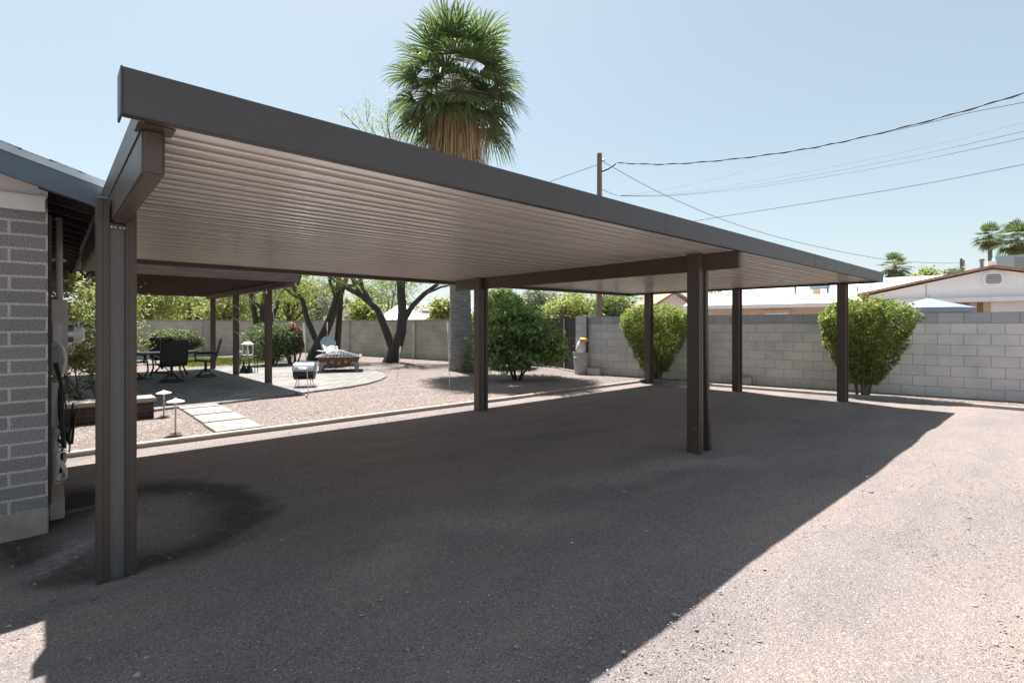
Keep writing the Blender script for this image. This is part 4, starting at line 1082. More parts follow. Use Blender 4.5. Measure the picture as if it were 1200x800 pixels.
# ------------------------------------------------------------------ trimmed shrubs on the right
def cone_shrub(name, label, px, base_y, top_y, half_px, seed, n=15000, squash=1.0, d=None):
    b = G(px, base_y) if d is None else at(px, d)
    dd = F * H / (base_y - Y0) if d is None else d
    h = ZZ(top_y, dd); rm = half_px * dd / F
    t = thing(name, label, 'shrub', (*b, 0))
    def rf(u):
        if u < .12: return .0
        if u < .80: return rm * (.30 + .70 * ((u - .12) / .68) ** .8)
        return rm * (1 - .55 * ((u - .80) / .20) ** 2.2)
    p = shell_points(n, rf, (0.0, h), seed, .32)
    p[:, 1] *= squash; t.rotation_euler = (0, 0, WROT)
    r2 = np.random.default_rng(seed + 9); sh = []
    for k in range(90):
        q = p[r2.integers(0, len(p))]
        if q[2] < h * .45: continue
        dv = np.array([q[0] / rm * .6, q[1] / rm * .6, r2.uniform(.4, 1.2)]); dv /= np.linalg.norm(dv)
        for j in range(7): sh.append(q + dv * j * .022 + r2.normal(0, .012, 3))
    p = np.concatenate([p, np.array(sh)])
    leaf_mesh('crown', p, .056, M['shrubleaf'], t, up=.35, seed=seed)
    rs = random.Random(seed); mb = MB()
    for k in range(16):
        a = rs.uniform(0, 6.28); q = Vector((.10 * math.cos(a), .10 * math.sin(a), -.03)); e = Vector((rm * .62 * math.cos(a) * rs.uniform(.4, 1), squash * rm * .45 * math.sin(a) * rs.uniform(.2, 1), h * rs.uniform(.55, .85)))
        m1 = q.lerp(e, .35) + Vector((rs.gauss(0, .03), rs.gauss(0, .03), .05)); m2 = q.lerp(e, .7) + Vector((rs.gauss(0, .05), rs.gauss(0, .05), .04))
        mb.tube([q, m1, m2, e], [.022, .017, .012, .006], 6)
    mb.build('stems', M['twig'], t, smooth=True)
    return t
cone_shrub('trimmed_shrub', 'flat topped flared green shrub by the right hand carport post and wall', 1011, 464, 350, 47, 21, 23000, .55)
cone_shrub('trimmed_shrub', 'flat topped flared green shrub behind the far corner carport post', 768, 446, 357, 42, 33, 20000, .55)

# ------------------------------------------------------------------ citrus bush
cb = thing('citrus_bush', 'dense round dark green citrus bush with low branches beside the gate', 'bush', (*G(606, 445), 0))
p = clump_cloud(14500, [(*camv(-.15, 1.40), .72, .72, .68), (*camv(-.30, 1.95), .48, .48, .40), (*camv(.38, 1.35), .55, .55, .50), (*camv(.80, .98), .46, .46, .48), (*camv(-.55, 1.05), .50, .50, .55),
    (*camv(.30, .72, -.3), .55, .5, .38), (*camv(-.35, .62, -.2), .55, .5, .36), (*camv(.95, .70, .2), .34, .34, .34), (*camv(.15, 1.78), .38, .38, .32)], 5, 300, .13)
p = p[p[:, 2] > .10]
leaf_mesh('crown', p, .10, M['citrus'], cb, up=-.1, seed=4, aspect=2.0)
mb = MB(); rs = random.Random(2); tips = []
for k in range(5):
    a = k * 1.25; limb(mb, (.06 * math.cos(a), .06 * math.sin(a), -.05), (.5 * math.cos(a), .5 * math.sin(a), 1), .7, .035, 1, rs, tips)
mb.build('trunk', M['bark'], cb, smooth=True)
# taller loose citrus behind it
cb2 = thing('citrus_tree', 'taller mid green tree rising behind the dark citrus bush', 'tree', (*at(585, 18.0), 0))
p = blob_points(9000, [(0, 0, 1.9, 1.0, 1.0, .75), (.3, .2, 2.35, .7, .7, .45), (-.5, .2, 1.5, .6, .6, .6)], 15, .4)
leaf_mesh('crown', p, .10, M['midgreen'], cb2, up=.4, seed=14)
mb = MB(); limb(mb, (0, 0, -.05), (0, 0, 1), 1.2, .06, 1, random.Random(8), []); mb.build('trunk', M['bark'], cb2, smooth=True)

# ------------------------------------------------------------------ fan palms
def fan_frond(V, Q, base, az, elev, L, rblade, rs, nl=26, droop=.5, tw=0.0):
    """petiole from base then a fan of narrow pleated leaflets"""
    ca, sa = math.cos(az), math.sin(az); ce, se = math.cos(elev), math.sin(elev)
    d = Vector((ca * ce, sa * ce, se)); side = Vector((-sa, ca, 0)); nrm = side.cross(d); 
    if nrm.z < 0: nrm = -nrm
    tip = base + d * L - Vector((0, 0, 1)) * (.06 * L * max(0, ce))
    k_ = R(max(0, min(20, 30 - math.degrees(abs(elev - R(25))) * .4)))
    e2 = elev - k_; d = Vector((ca * math.cos(e2), sa * math.cos(e2), math.sin(e2))); nrm = side.cross(d)
    if nrm.dot(Vector((ca, sa, .6))) < 0: nrm = -nrm
    for i in range(nl):
        t = (i / (nl - 1) - .5) * 2
        ang = t * 1.75 + rs.gauss(0, .035)
        ld = (d * math.cos(ang) + side * math.sin(ang)).normalized()
        cup = nrm * (.18 * (1 - abs(t)))
        ll = rblade * (1.0 - .28 * abs(t) ** 2) * rs.uniform(.9, 1.08)
        w = .022 * rblade / 1.0 + (.008 if nl > 20 else .03)
        sd = ld.cross(nrm).normalized()
        p0 = tip; p1 = tip + ld * ll * .45 + cup * .1 * ll; p2 = tip + ld * ll * .78 + cup * .1 * ll - Vector((0, 0, droop * ll * .09)); p3 = tip + ld * ll - Vector((0, 0, droop * ll * rs.uniform(.25, .6))) + Vector((rs.gauss(0, .03), rs.gauss(0, .03), 0))
        n0 = len(V)
        V += [p0 - sd * w * .3, p0 + sd * w * .3, p1 - sd * w, p1 + sd * w, p2 - sd * w * .8, p2 + sd * w * .8, p3 - sd * w * .15, p3 + sd * w * .15]
        Q += [(n0, n0+1, n0+3, n0+2), (n0+2, n0+3, n0+5, n0+4), (n0+4, n0+5, n0+7, n0+6)]
    return tip

def fan_palm(name, label, loc, zc, R0, tr_base, tr_top, seed, nfr=46, nl=26, skirt=0.0, group=None, zmin=None, leafL=None):
    rs = random.Random(seed); t = thing(name, label, 'palm tree', (*loc, 0), 0, group)
    mb = MB(); n = 14; pts = []; rad = []
    for k in range(n + 1):
        u = k / n; ln_ = .018 * zc * u; pts.append((-RT[0] * ln_, -RT[1] * ln_, -.1 + (zc + .1) * u)); rad.append(tr_base * (1.25 - .25 * min(1, u * 8)) * (1 - u) + tr_top * u if u < .12 else tr_base * (1 - u) + tr_top * u)
    e_ = Vector(pts[-1]); rad[-1] *= .8; pts += [tuple(e_ + Vector((0, 0, .15))), tuple(e_ + Vector((0, 0, .35)))]; rad += [tr_top * .45, .03]
    mb.tube(pts, rad, 18); mb.build('trunk', M['palmbark'], t, smooth=True); pts = pts[:-2]
    top = Vector(pts[-1])
    V = []; Q = []; pet = MB()
    for k in range(nfr):
        u = (k + .5) / nfr
        elev = R(86) - u ** .95 * R(134) + R(rs.uniform(-13, 11)); az = k * 2.39996 + rs.gauss(0, .1)
        tl = rs.uniform(.86, 1.05); L = R0 * .53 * tl * rs.uniform(.82, 1.08); rb = R0 * .46 * tl
        b = top + Vector((.12 * math.cos(az), .12 * math.sin(az), -.35 * u))
        tip = fan_frond(V, Q, b, az, elev, L, rb, rs, nl, .12 + .75 * u ** 1.5)
        pet.tube([b, (b + tip) / 2 + Vector((0, 0, .03)), tip], [.022, .015, .01], 5)
    for k in range(22 if nl > 20 else 8):
        az = k * 2.39996 + .7; elev = R(rs.uniform(-25, 62)); b = top + Vector((.1 * math.cos(az), .1 * math.sin(az), -.15))
        tip = fan_frond(V, Q, b, az, elev, R0 * rs.uniform(.16, .34), R0 * rs.uniform(.28, .38), rs, nl, .35)
        pet.tube([b, (b + tip) / 2, tip], [.02, .014, .01], 5)
    np_mesh('crown', np.array([tuple(v) for v in V]), np.array(Q), M['palmleaf'], t)
    pet.build('petioles', M['petiole'], t)
    if skirt > 0:
        V = []; Q = []
        for k in range(230):
            az = rs.uniform(0, 6.28); z0 = rs.uniform(-.6 - skirt * .6, -.45); r0 = tr_top + rs.uniform(.0, .12)
            b = top + Vector((r0 * math.cos(az), r0 * math.sin(az), z0)); L = skirt * rs.uniform(.35, .7)
            for q in range(11):
                a2 = az + rs.gauss(0, .35); out = rs.uniform(.05, 1.0) ** 1.5 * (.35 + .27 * skirt); w = rs.uniform(.007, .016)
                sd = Vector((-math.sin(a2), math.cos(a2), 0)); o1 = Vector((math.cos(a2), math.sin(a2), 0))
                e = b + o1 * out * .8 + Vector((0, 0, -L * rs.uniform(.75, 1.1))); m = b + o1 * out * .7 + Vector((0, 0, -L * .35)); n0 = len(V)
                V += [b - sd * w, b + sd * w, m - sd * w, m + sd * w, e - sd * w * .3, e + sd * w * .3]; Q += [(n0, n0+1, n0+3, n0+2), (n0+2, n0+3, n0+5, n0+4)]
        np_mesh('dead_skirt', np.array([tuple(v) for v in V]), np.array(Q), M['deadleaf'], t)
    return t
pd = 16.6
fan_palm('fan_palm', 'tall fan palm with brown dead skirt and thick grey trunk behind the carport', at(541, pd), ZZ(98, pd), 2.5, .36, .28, 8, 58, 28, 2.9)
# ivy-like weeds at the palm foot
p = blob_points(900, [(0, 0, .5, .22, .3, .5), (.1, -.1, .15, .5, .5, .15)], 77)
o = leaf_mesh('vine', p, .08, M['midgreen'], None, seed=8); o.location = (*at(553, 16.0), 0.0); tag(o, 'small green vine climbing beside the palm trunk foot', 'vine')

# ------------------------------------------------------------------ mesquite trees
def mesquite(label, loc, stems, seed, n, cr, depth_=3, low=(), group='mesquite trees by the rear wall', leaf=.075, name='mesquite_tree'):
    t = thing(name, label, 'tree', (*loc, 0), 0, group); rs = random.Random(seed); mb = MB(); tips = []
    for pts, rads in stems:
        mb.tube(pts, rads, 12)
        e = Vector(pts[-1]); dv = (e - Vector(pts[-2])).normalized()
        for k in range(3):
            nd = (dv + Vector((rs.gauss(0, .6), rs.gauss(0, .6), rs.gauss(0, .3) + .1))).normalized()
            limb(mb, e if k < 2 else Vector(pts[-2]), nd, 1.25 * rs.uniform(.8, 1.2), rads[-1] * .8, depth_ - 1, rs, tips, .3, 7, .75, .55, (2, 3), .12)
    mb.build('trunk', M['bark'], t, smooth=True)
    tp = np.array(tips); r2 = np.random.default_rng(seed)
    i = r2.integers(0, len(tp), n); p = tp[i] + r2.normal(0, 1, (n, 3)) * np.array([cr, cr, cr * .6])
    if low: p = np.concatenate([p, clump_cloud(3600, low, seed + 5, 75, .17)])
    leaf_mesh('crown', p, leaf, M['mesq'], t, up=.2, aspect=3.2, seed=seed)
    return t
# tree behind the fire pit: leaning trunk with a thinner left stem
mesquite('leaning two stemmed mesquite tree behind the fire pit', at(366, 21.5),
         [([camv(0, -.1), camv(.12, .35), camv(.45, 1.0), camv(.75, 1.7), camv(1.0, 2.5), camv(1.15, 3.3)], [.30, .24, .20, .18, .16, .13]),
          ([camv(.28, .62), camv(.05, 1.1), camv(-.22, 1.75), camv(-.40, 2.5), camv(-.75, 3.0)], [.13, .12, .11, .10, .08])], 5, 9000, .25, low=[(*camv(-.7, 3.0), 1.0, 1.0, .45), (*camv(.9, 3.2), 1.1, 1.1, .45)])
# forked tree right of it
mesquite('forked mesquite tree with a long left limb before the rear wall', at(461, 20.2),
         [([camv(-.15, -.1), camv(.08, .5), camv(.30, 1.2), camv(.36, 2.0), camv(.30, 2.9), camv(.38, 3.8)], [.34, .26, .21, .18, .16, .13]),
          ([camv(-.02, .55), camv(-.30, 1.3), camv(-.62, 2.1), camv(-1.25, 2.65), camv(-2.0, 3.05)], [.17, .15, .13, .12, .09]),
          ([camv(.36, 1.6), camv(.75, 2.25), camv(1.2, 2.7), camv(1.75, 3.1)], [.13, .11, .10, .07]),
          ([camv(-.9, 2.45), camv(-1.2, 2.9), camv(-1.35, 3.5)], [.08, .07, .06])], 9, 9500, .27, low=[(*camv(-1.3, 3.15), 1.0, 1.0, .42), (*camv(.2, 3.4), 1.2, 1.2, .45), (*camv(1.6, 3.3), .7, .7, .3)])
mesquite('slender mesquite tree rising behind the rounded hedge beyond the pergola', at(303, 22.5),
         [([camv(0, -.1), camv(-.05, .9), camv(-.12, 1.7), camv(-.3, 2.6), camv(-.4, 3.2)], [.16, .14, .12, .10, .08]),
          ([camv(.05, .3), camv(.18, 1.2), camv(.15, 2.1), camv(.3, 3.1)], [.13, .12, .11, .08]),
          ([camv(.1, .5), camv(.45, 1.4), camv(.8, 2.3), camv(1.0, 2.9)], [.10, .09, .08, .06])], 12, 8000, .30, low=[(*camv(.1, 2.95), 1.3, 1.3, .5), (*camv(1.0, 2.6), .7, .7, .4)])
# tall wispy tree whose twigs show above the roof, left of the palm
wt = thing('wispy_tree', 'tall wispy desert tree whose thin twigs show above the carport roof left of the palm', 'tree', (*at(394, 22), 0))
mb = MB(); tips = []; rs = random.Random(44)
mb.tube([camv(0, -.1), camv(.2, 2.8), camv(1.0, 5.2), camv(2.3, 7.5)], [.15, .11, .09, .07], 10)
for k in range(5): limb(mb, camv(2.25, 7.4 - .2 * k), Vector(camv(rs.uniform(-.9, .9), 1.0, rs.uniform(-.6, .6))), 2.0, .05, 2, rs, tips, .25, 6, .72, .5, (2, 3), .2)
mb.build('trunk', M['bark'], wt, smooth=True)
tp = np.array(tips); r2 = np.random.default_rng(2); i = r2.integers(0, len(tp), 2600)
leaf_mesh('crown', tp[i] + r2.normal(0, .16, (2600, 3)), .09, M['mesq'], wt, aspect=3.5, seed=6)

# hedges, red shrub, pale bush
def ball_hedge(label, loc, blobs, n, seed, mat, leaf=.075, name='rounded_hedge', cat='hedge', stems=False):
    t = thing(name, label, cat, (*loc, 0)); p = blob_points(int(n * 1.9), blobs, seed, .2); p = p[p[:, 2] > .03]
    leaf_mesh('crown', p, leaf, mat, t, up=.4, seed=seed)
    mb = MB(); rs = random.Random(seed)
    for k in range(7):
        a = k * .9; mb.tube([(.1 * math.cos(a), .1 * math.sin(a), -.05), (.25 * math.cos(a), .25 * math.sin(a), .35), (.4 * math.cos(a), .4 * math.sin(a), blobs[0][2])], [.03, .022, .012], 6)
    mb.build('stems', M['twig'], t, smooth=True); return t
ball_hedge('low rounded clipped hedge behind the patio table', at(206, 20.0), [(0, 0, .85, .95, .75, .48)], 7000, 41, M['hedge'])
ball_hedge('large domed clipped hedge right of the white lantern', at(319, 18.6), [(0, 0, .80, 1.05, .9, .66), (.25, -.2, .9, .8, .7, .60)], 9000, 42, M['hedge'])
ball_hedge('red leaved shrub beside the domed hedge', at(344, 18.8), [(0, 0, 1.05, .34, .34, .45), (.1, 0, .75, .32, .32, .35)], 1500, 43, M['redleaf'], .085, 'red_shrub', 'shrub')
fb = thing('flowering_bush', 'tall loose pale flowering bush beside the brick planter and left post', 'bush', (.62, 11.1, 0))
p = np.concatenate([clump_cloud(9000, [(.0, 0, 1.55, .68, .6, .55), (.05, .1, 1.1, .55, .5, .5), (-.3, -.1, 1.95, .4, .4, .4), (-.25, 0, .6, .5, .45, .45)], 51, 170, .12)]); p = p[p[:, 2] > .05]
leaf_mesh('crown', p, .062, M['flowerbush'], fb, up=.4, seed=51)
mb = MB(); tips = []; rs = random.Random(6)
for k in range(14):
    a = rs.uniform(0, 6.28); limb(mb, (.15 * math.cos(a), .15 * math.sin(a), 0), (.5 * math.cos(a), .5 * math.sin(a), 1), .75, .012, 2, rs, tips, .2, 5, .7, .5, (2, 3), .15)
mb.build('stems', M['twig'], fb)

# trees beyond the walls: each has its own trunk and crown
def far_tree(label, px, d, y_top, half_px, mat, seed, n=5000, leaf=.16, k=110, cr=.42, y_bot=378, name='garden_tree', group='trees beyond the walls'):
    loc = at(px, d); h = ZZ(y_top, d); hb = max(.8, ZZ(y_bot, d)); r = half_px * d / F
    t = thing(name, label, 'tree', (*loc, 0), 0, group); rs = random.Random(seed)
    mid = (h + hb) / 2; blobs = [(0, 0, mid, r * .75, r * .75, (h - hb) * .46)]
    for q in range(6):
        a = rs.uniform(0, 6.28); s = rs.uniform(.35, .6)
        blobs.append((r * .62 * math.cos(a), r * .62 * math.sin(a), mid + (h - hb) * rs.uniform(-.28, .3), r * s, r * s, (h - hb) * .5 * s))
    p = clump_cloud(n, blobs, seed, k, cr); leaf_mesh('crown', p, leaf, mat, t, up=.3, seed=seed)
    mb = MB(); tips = []
    mb.tube([(0, 0, -.1), (.05, 0, hb * .6), (.0, .05, mid)], [.06 * r + .06, .05 * r + .05, .03 * r + .03], 9)
    for q in range(5): limb(mb, (0, 0, hb * rs.uniform(.6, 1.1)), (rs.gauss(0, .6), rs.gauss(0, .6), 1), r * .8, .035 * r + .02, 1, rs, tips, .25, 6)
    mb.build('trunk', M['bark'], t, smooth=True); return t
FT = [
 ('pale yellow green tree beyond the wall, left of the pergola posts', 178, 31, 318, 34, 'yellowgreen'),
 ('yellow green tree beyond the wall behind the patio table', 222, 34, 322, 30, 'yellowgreen'),
 ('bright loose tree beyond the wall between the pergola posts', 262, 32, 326, 30, 'yellowgreen'),
 ('green tree beyond the wall behind the slender mesquite', 300, 36, 316, 32, 'midgreen'),
 ('pale loose tree beyond the wall right of the pergola', 338, 34, 322, 30, 'yellowgreen'),
 ('silvery bare looking tree beyond the wall behind the leaning mesquite', 372, 40, 330, 24, 'grey_green'),
 ('small bright green bush top above the wall between the mesquites', 430, 28, 354, 16, 'yellowgreen'),
 ('high thin green tree far beyond the forked mesquite', 455, 46, 322, 40, 'midgreen'),
 ('yellow green bush top at the wall left of the palm trunk', 520, 24, 352, 9, 'yellowgreen'),
 ('silvery tree beyond the gate right of the citrus', 628, 34, 338, 22, 'grey_green'),
 ('pale yellow green tree beyond the gate left of the utility pole', 668, 30, 340, 28, 'yellowgreen'),
 ('dense green tree beyond the block wall right of the utility pole', 722, 30, 342, 22, 'midgreen'),
 ('silvery green tree over the wall behind the middle right carport post', 842, 29, 334, 15, 'grey_green'),
 ('rounded yellow green tree top behind the white gable', 1092, 42, 318, 18, 'yellowgreen'),
 ('brown and green tree top behind the white gable, by the small pole', 1122, 44, 312, 12, 'grey_green'),
 ('low green tree top behind the pale roof next to the small palm', 1078, 58, 326, 16, 'midgreen'),
]
for k, (lab, px, d, yt, hp, mt) in enumerate(FT):
    big = hp * d / F
    far_tree(lab, px, d, yt, hp, M[mt], 60 + k, n=int((2600 + 3000 * big) * (2.2 if px > 1000 else 1)), leaf=.24 if px > 1000 else .16, k=int((50 + 60 * big) * (2.5 if px > 1000 else 1)), cr=.20 + .10 * big, y_bot=382 if d > 28 else 379)
# background foliage mass far beyond the left wall
p = blob_points(12000, [(*at(px, 52 + (px * 7) % 9), 1.8 + ((px * 13) % 7) * .12, 3.4, 3.4, 1.9 + ((px * 5) % 4) * .35) for px in range(100, 400, 22)], 90, .3)
o = leaf_mesh('far_trees', p, .42, M['yellowgreen'], None, up=.3, seed=91, aspect=1.6); tag(o, 'far belt of sunlit trees beyond the left wall', 'trees', kind='stuff')
p = blob_points(5000, [(*at(px, 60), 2.0, 3.0, 3.0, 2.0 + (px % 5) * .2) for px in range(585, 790, 22)], 92, .3)
o = leaf_mesh('far_trees', p, .42, M['yellowgreen'], None, up=.3, seed=93, aspect=1.6); tag(o, 'far belt of pale trees beyond the gate', 'trees', kind='stuff')

# far palms on the right
fan_palm('fan_palm', 'small ragged fan palm beyond the carport end', at(1050, 50), ZZ(312, 50), 1.7, .22, .18, 13, 30, 14, 1.1)
fan_palm('fan_palm', 'distant fan palm with slim trunk above the white gable, left of two', at(1162, 62), ZZ(276, 62), 1.9, .28, .20, 14, 40, 14, 1.0)
fan_palm('fan_palm', 'distant fan palm partly behind the roof cooler, right of two', at(1194, 56), ZZ(280, 56), 2.5, .28, .22, 15, 42, 14, 1.6)

# ------------------------------------------------------------------ neighbours' houses
def hbox(parent, name, mat, *b, bevel=.006):
    mb = MB(); mb.box(*b); return mb.build(name, mat, parent, bevel=bevel)
def gable_roof(parent, name, mat, s0, s1, sa, ze, za, t0, t1, th=.12, edge=None):
    mb = MB()
    for (a, za_, b, zb_) in ((s0, ze, sa, za), (sa, za, s1, ze)):
        vs = [(a, t0, za_), (b, t0, zb_), (b, t1, zb_), (a, t1, za_), (a, t0, za_ - th), (b, t0, zb_ - th), (b, t1, zb_ - th), (a, t1, za_ - th)]
        mb.add(vs, [(0,1,2,3),(7,6,5,4),(0,4,5,1),(1,5,6,2),(2,6,7,3),(3,7,4,0)])
    return mb.build(name, mat, parent)
# white gable house
tg = 8.0; sa = S(1163, tg); s0 = S(1008, tg); s1 = 2 * sa - s0
za = ZZ(313, depth(sa, tg)); ze = ZZ(346, depth(s0, tg)); L0 = W(0, tg)
gh = thing('white_gable_house', 'white stucco house with low terracotta edged gable and round vent', 'house', (*L0, 0), WROT)
gable_roof(gh, 'roof', M['terracotta'], s0 - .1, s1 + .1, sa, ze + .05, za + .05, -.25, 12, .07)
mb = MB()
zb = ZZ(349, depth(sa, tg))
mb.add([(s0 + .25, 0, zb), (s1 - .25, 0, zb), (s1 - .25, 0, ze - .02), (sa, 0, za - .06), (s0 + .25, 0, ze - .02), (s0 + .25, .2, zb), (s1 - .25, .2, zb), (s1 - .25, .2, ze - .02), (sa, .2, za - .06), (s0 + .25, .2, ze - .02)],
       [(0,1,2,3,4), (9,8,7,6,5), (0,5,6,1), (1,6,7,2), (2,7,8,3), (3,8,9,4), (4,9,5,0)])
gwl = mb.build('gable_wall', M['whitestucco'], gh)
mb = MB(); mb.box(sa - 1.62, sa - 1.6, -.006, -.001, zb + .12, za - .46); mb.build('wall_joint', M['greymetal'], gwl)
mb = MB(); zv = ZZ(327, depth(sa, tg))
mb.lathe([(.26, 0), (.26, .05), (.20, .05), (.20, .02), (0, .02)], (0, 0, 0), 24); o = mb.build('round_vent', M['whitestucco'], gwl, smooth=True); o.location = (sa + .02, -.001, zv); o.rotation_euler = (R(90), 0, 0)
vent = o
mb = MB()
for k in range(5): mb.box(-.17, .17, -.13 + k * .06, -.10 + k * .06, .022, .045)
mb.build('louvre', M['greymetal'], vent)
hbox(gh, 'porch_fascia', M['white'], s0 + .1, s1, -.65, -.05, zb - .13, zb - .01)
hbox(gh, 'soffit', M['tanstucco'], s0 + .1, s1, -.04, 2.9, zb - .12, zb - .02)
pw = hbox(gh, 'porch_wall', M['tanstucco'], s0 + .3, s1, 3.0, 3.2, 0, zb - .02)
dk = S(1168, tg + 2.9)
hbox(gh, 'doorway_dark', M['black'], dk - .35, dk + .45, 2.93, 2.995, 0, 2.05)
for px in (1082, 1140, 1156): 
    s_ = S(px, tg + .1); hbox(gh, 'porch_post', M['tanstucco'], s_ - .09, s_ + .09, 0, .18, 0, zb - .13)
# arched white pier at the right
mb = MB(); ac = S(1200, tg) + .35; r_ = .95; n = 14
top = zb - .131
prev = None
for k in range(n + 1):
    a = math.pi * k / n; x = ac - r_ * math.cos(a); z = 1.05 + .95 * math.sin(a) ** .9 * .95
    if prev: mb.add([(prev[0], .02, prev[1]), (x, .02, z), (x, .02, top), (prev[0], .02, top), (prev[0], .25, prev[1]), (x, .25, z), (x, .25, top), (prev[0], .25, top)], [(0,1,2,3),(7,6,5,4),(0,4,5,1),(2,6,7,3)])
    prev = (x, z)
mb.box(ac - r_ - .28, ac - r_, .02, .25, 0, top); mb.build('arch', M['whitestucco'], gh)
hbox(gh, 'house_body', M['whitestucco'], s0 + .35, s1 - .35, 3.21, 11.8, 0, ze - .1)
# cooler unit on that roof
sc_ = S(1166, tg + 5); dcu = depth(sc_, tg + 5)
cu = thing('roof_cooler', 'blue grey box cooler with louvred side on the white gable house roof', 'cooler', (*W(sc_, tg + 5), ZZ(317, dcu) - .25), WROT)
wcu = S(1215, tg + 5) - sc_
hbox(cu, 'housing', M['teal'], 0, wcu, 0, .9, 0, (317 - 300) * dcu / F + .25)
mb = MB(); x0 = S(1189, tg + 5) - sc_
for k in range(6): mb.box(x0 + k * .11, x0 + k * .11 + .085, -.012, -.001, .32, (317 - 302) * dcu / F + .22)
mb.build('grille', M['window'], cu)
s_ = S(1150.5, tg + 5); d_ = depth(s_, tg + 5)
pp = thing('roof_pipe', 'short grey flue pipe on the gable ridge beside the cooler', 'flue pipe', (*W(s_, tg + 5), ZZ(317, d_)), WROT)
mb = MB(); mb.lathe([(.06, -.3), (.06, .36), (.085, .37), (.085, .44), (.0, .47)], (0, 0, 0), 12); mb.build('flue', M['greymetal'], pp, smooth=True)
mb = MB(); mb.box(.16, .42, -.1, .1, -.2, .34); mb.build('pale_cap', M['white'], pp, bevel=.02)

# peach house with white roof
tt = 13.0; L0 = W(0, tt); sL = S(835, tt) - 1.5; sR = 12
th_ = thing('peach_house', 'peach stucco house with wide white roof and small window', 'house', (*L0, 0), WROT)
dm = depth(S(925, tt), tt); ze = ZZ(356, dm); zr = ze + 1.38
hbox(th_, 'wall', M['tanstucco'], sL + .3, sR - .3, .5, 9.5, 0, ze - .02)
mb = MB()
mb.add([(sL, 0, ze), (sR, 0, ze), (sR, 5, zr), (sL, 5, zr), (sL, 0, ze - .12), (sR, 0, ze - .12), (sR, 5, zr - .12), (sL, 5, zr - .12)], [(0,1,2,3),(7,6,5,4),(0,4,5,1),(1,5,6,2),(2,6,7,3),(3,7,4,0)])
mb.add([(sL, 5.001, zr), (sR, 5.001, zr), (sR, 10, ze), (sL, 10, ze), (sL, 5.001, zr - .12), (sR, 5.001, zr - .12), (sR, 10, ze - .12), (sL, 10, ze - .12)], [(0,1,2,3),(7,6,5,4),(0,4,5,1),(1,5,6,2),(2,6,7,3),(3,7,4,0)])
rf2 = mb.build('roof', M['whiteroof'], th_)
hbox(th_, 'fascia_board', M['white'], sL, sR, -.035, -.001, ze - .17, ze + .015)
wa, wb = S(897, tt + .5), S(924, tt + .5)
wn = hbox(th_, 'window', M['tanstucco'], wa - .12, wb + .12, .44, .499, 1.05, ze - .24)
hbox(wn, 'pane', M['pale_blind'], wa, wb, .42, .439, 1.1, ze - .40)
for k, (px, py, h_, w_) in enumerate(((970, 345, .5, .1), (957, 347, .22, .3), (1005, 341, .25, .06), (932, 350, .42, .09))):
    s_ = S(px, tt + 2.0); z_ = ze + 2 / 5 * 1.38
    hbox(rf2, 'roof_vent', M['tanstucco'] if k == 1 else M['greymetal'], s_ - w_ / 2, s_ + w_ / 2, 2 - w_ / 2, 2 + w_ / 2, z_ - .1, z_ + h_)
s_ = S(960, tt + 3.4); hbox(rf2, 'skylight', M['teal'], s_ - .4, s_ + .4, 3.0, 3.8, ze + .86, ze + 1.12)

def small_house(label, px0, px1, d, y_eave, y_apex, roofm, wallm, name='far_house', gable=True, rz_off=0.0):
    a = at(px0, d); b = at(px1, d); L = math.hypot(b[0]-a[0], b[1]-a[1]); rz = math.atan2(b[1]-a[1], b[0]-a[0]) + rz_off
    ze, za = ZZ(y_eave, d), ZZ(y_apex, d)
    t = thing(name, label, 'house', (*a, 0), rz)
    if gable:
        gable_roof(t, 'roof', roofm, -.35, L + .35, L / 2, ze - .03, za, -.4, 7, .14)
        mb = MB(); mb.add([(0, 0, 0), (L, 0, 0), (L, 0, ze - .06), (L/2, 0, za - .16), (0, 0, ze - .06), (0, 6.6, 0), (L, 6.6, 0), (L, 6.6, ze - .06), (L/2, 6.6, za - .16), (0, 6.6, ze - .06)], [(0,1,2,3,4), (9,8,7,6,5), (0,5,6,1), (1,6,7,2), (2,7,8,3), (3,8,9,4), (4,9,5,0)]); mb.build('wall', wallm, t)
    else:
        hbox(t, 'wall', wallm, 0, L, 0, 6, 0, ze - .02)
        mb = MB(); mb.add([(-.4, -.5, ze), (L + .4, -.5, ze), (L + .4, 3, za), (-.4, 3, za), (L + .4, 6.5, ze), (-.4, 6.5, ze), (-.4, -.5, ze - .15), (L + .4, -.5, ze - .15), (L + .4, 6.5, ze - .15), (-.4, 6.5, ze - .15)], [(0,1,2,3), (3,2,4,5), (6,9,8,7), (0,6,7,1), (4,8,9,5), (1,7,8,4,2), (0,3,5,9,6)]); mb.build('roof', roofm, t)
    hbox(t, 'window', M['window'], L * .3, L * .5, -.03, -.002, 1.2, 2.1)
    return t
small_house('pale house with orange edged gable beyond the far trimmed shrub', 768, 812, 34, 358, 341, M['terracotta'], M['whitestucco'])
small_house('small pale gabled house between the two mesquite trees', 396, 422, 36, 371, 349, M['greyroof'], M['whitestucco'])
small_house('long grey roofed house beyond the white canopy', 468, 560, 46, 372, 352, M['greyroof'], M['whitestucco'], gable=False)
small_house('low orange walled building left of the palm trunk', 503, 534, 34, 364, 358, M['greyroof'], M['orange'], gable=False)

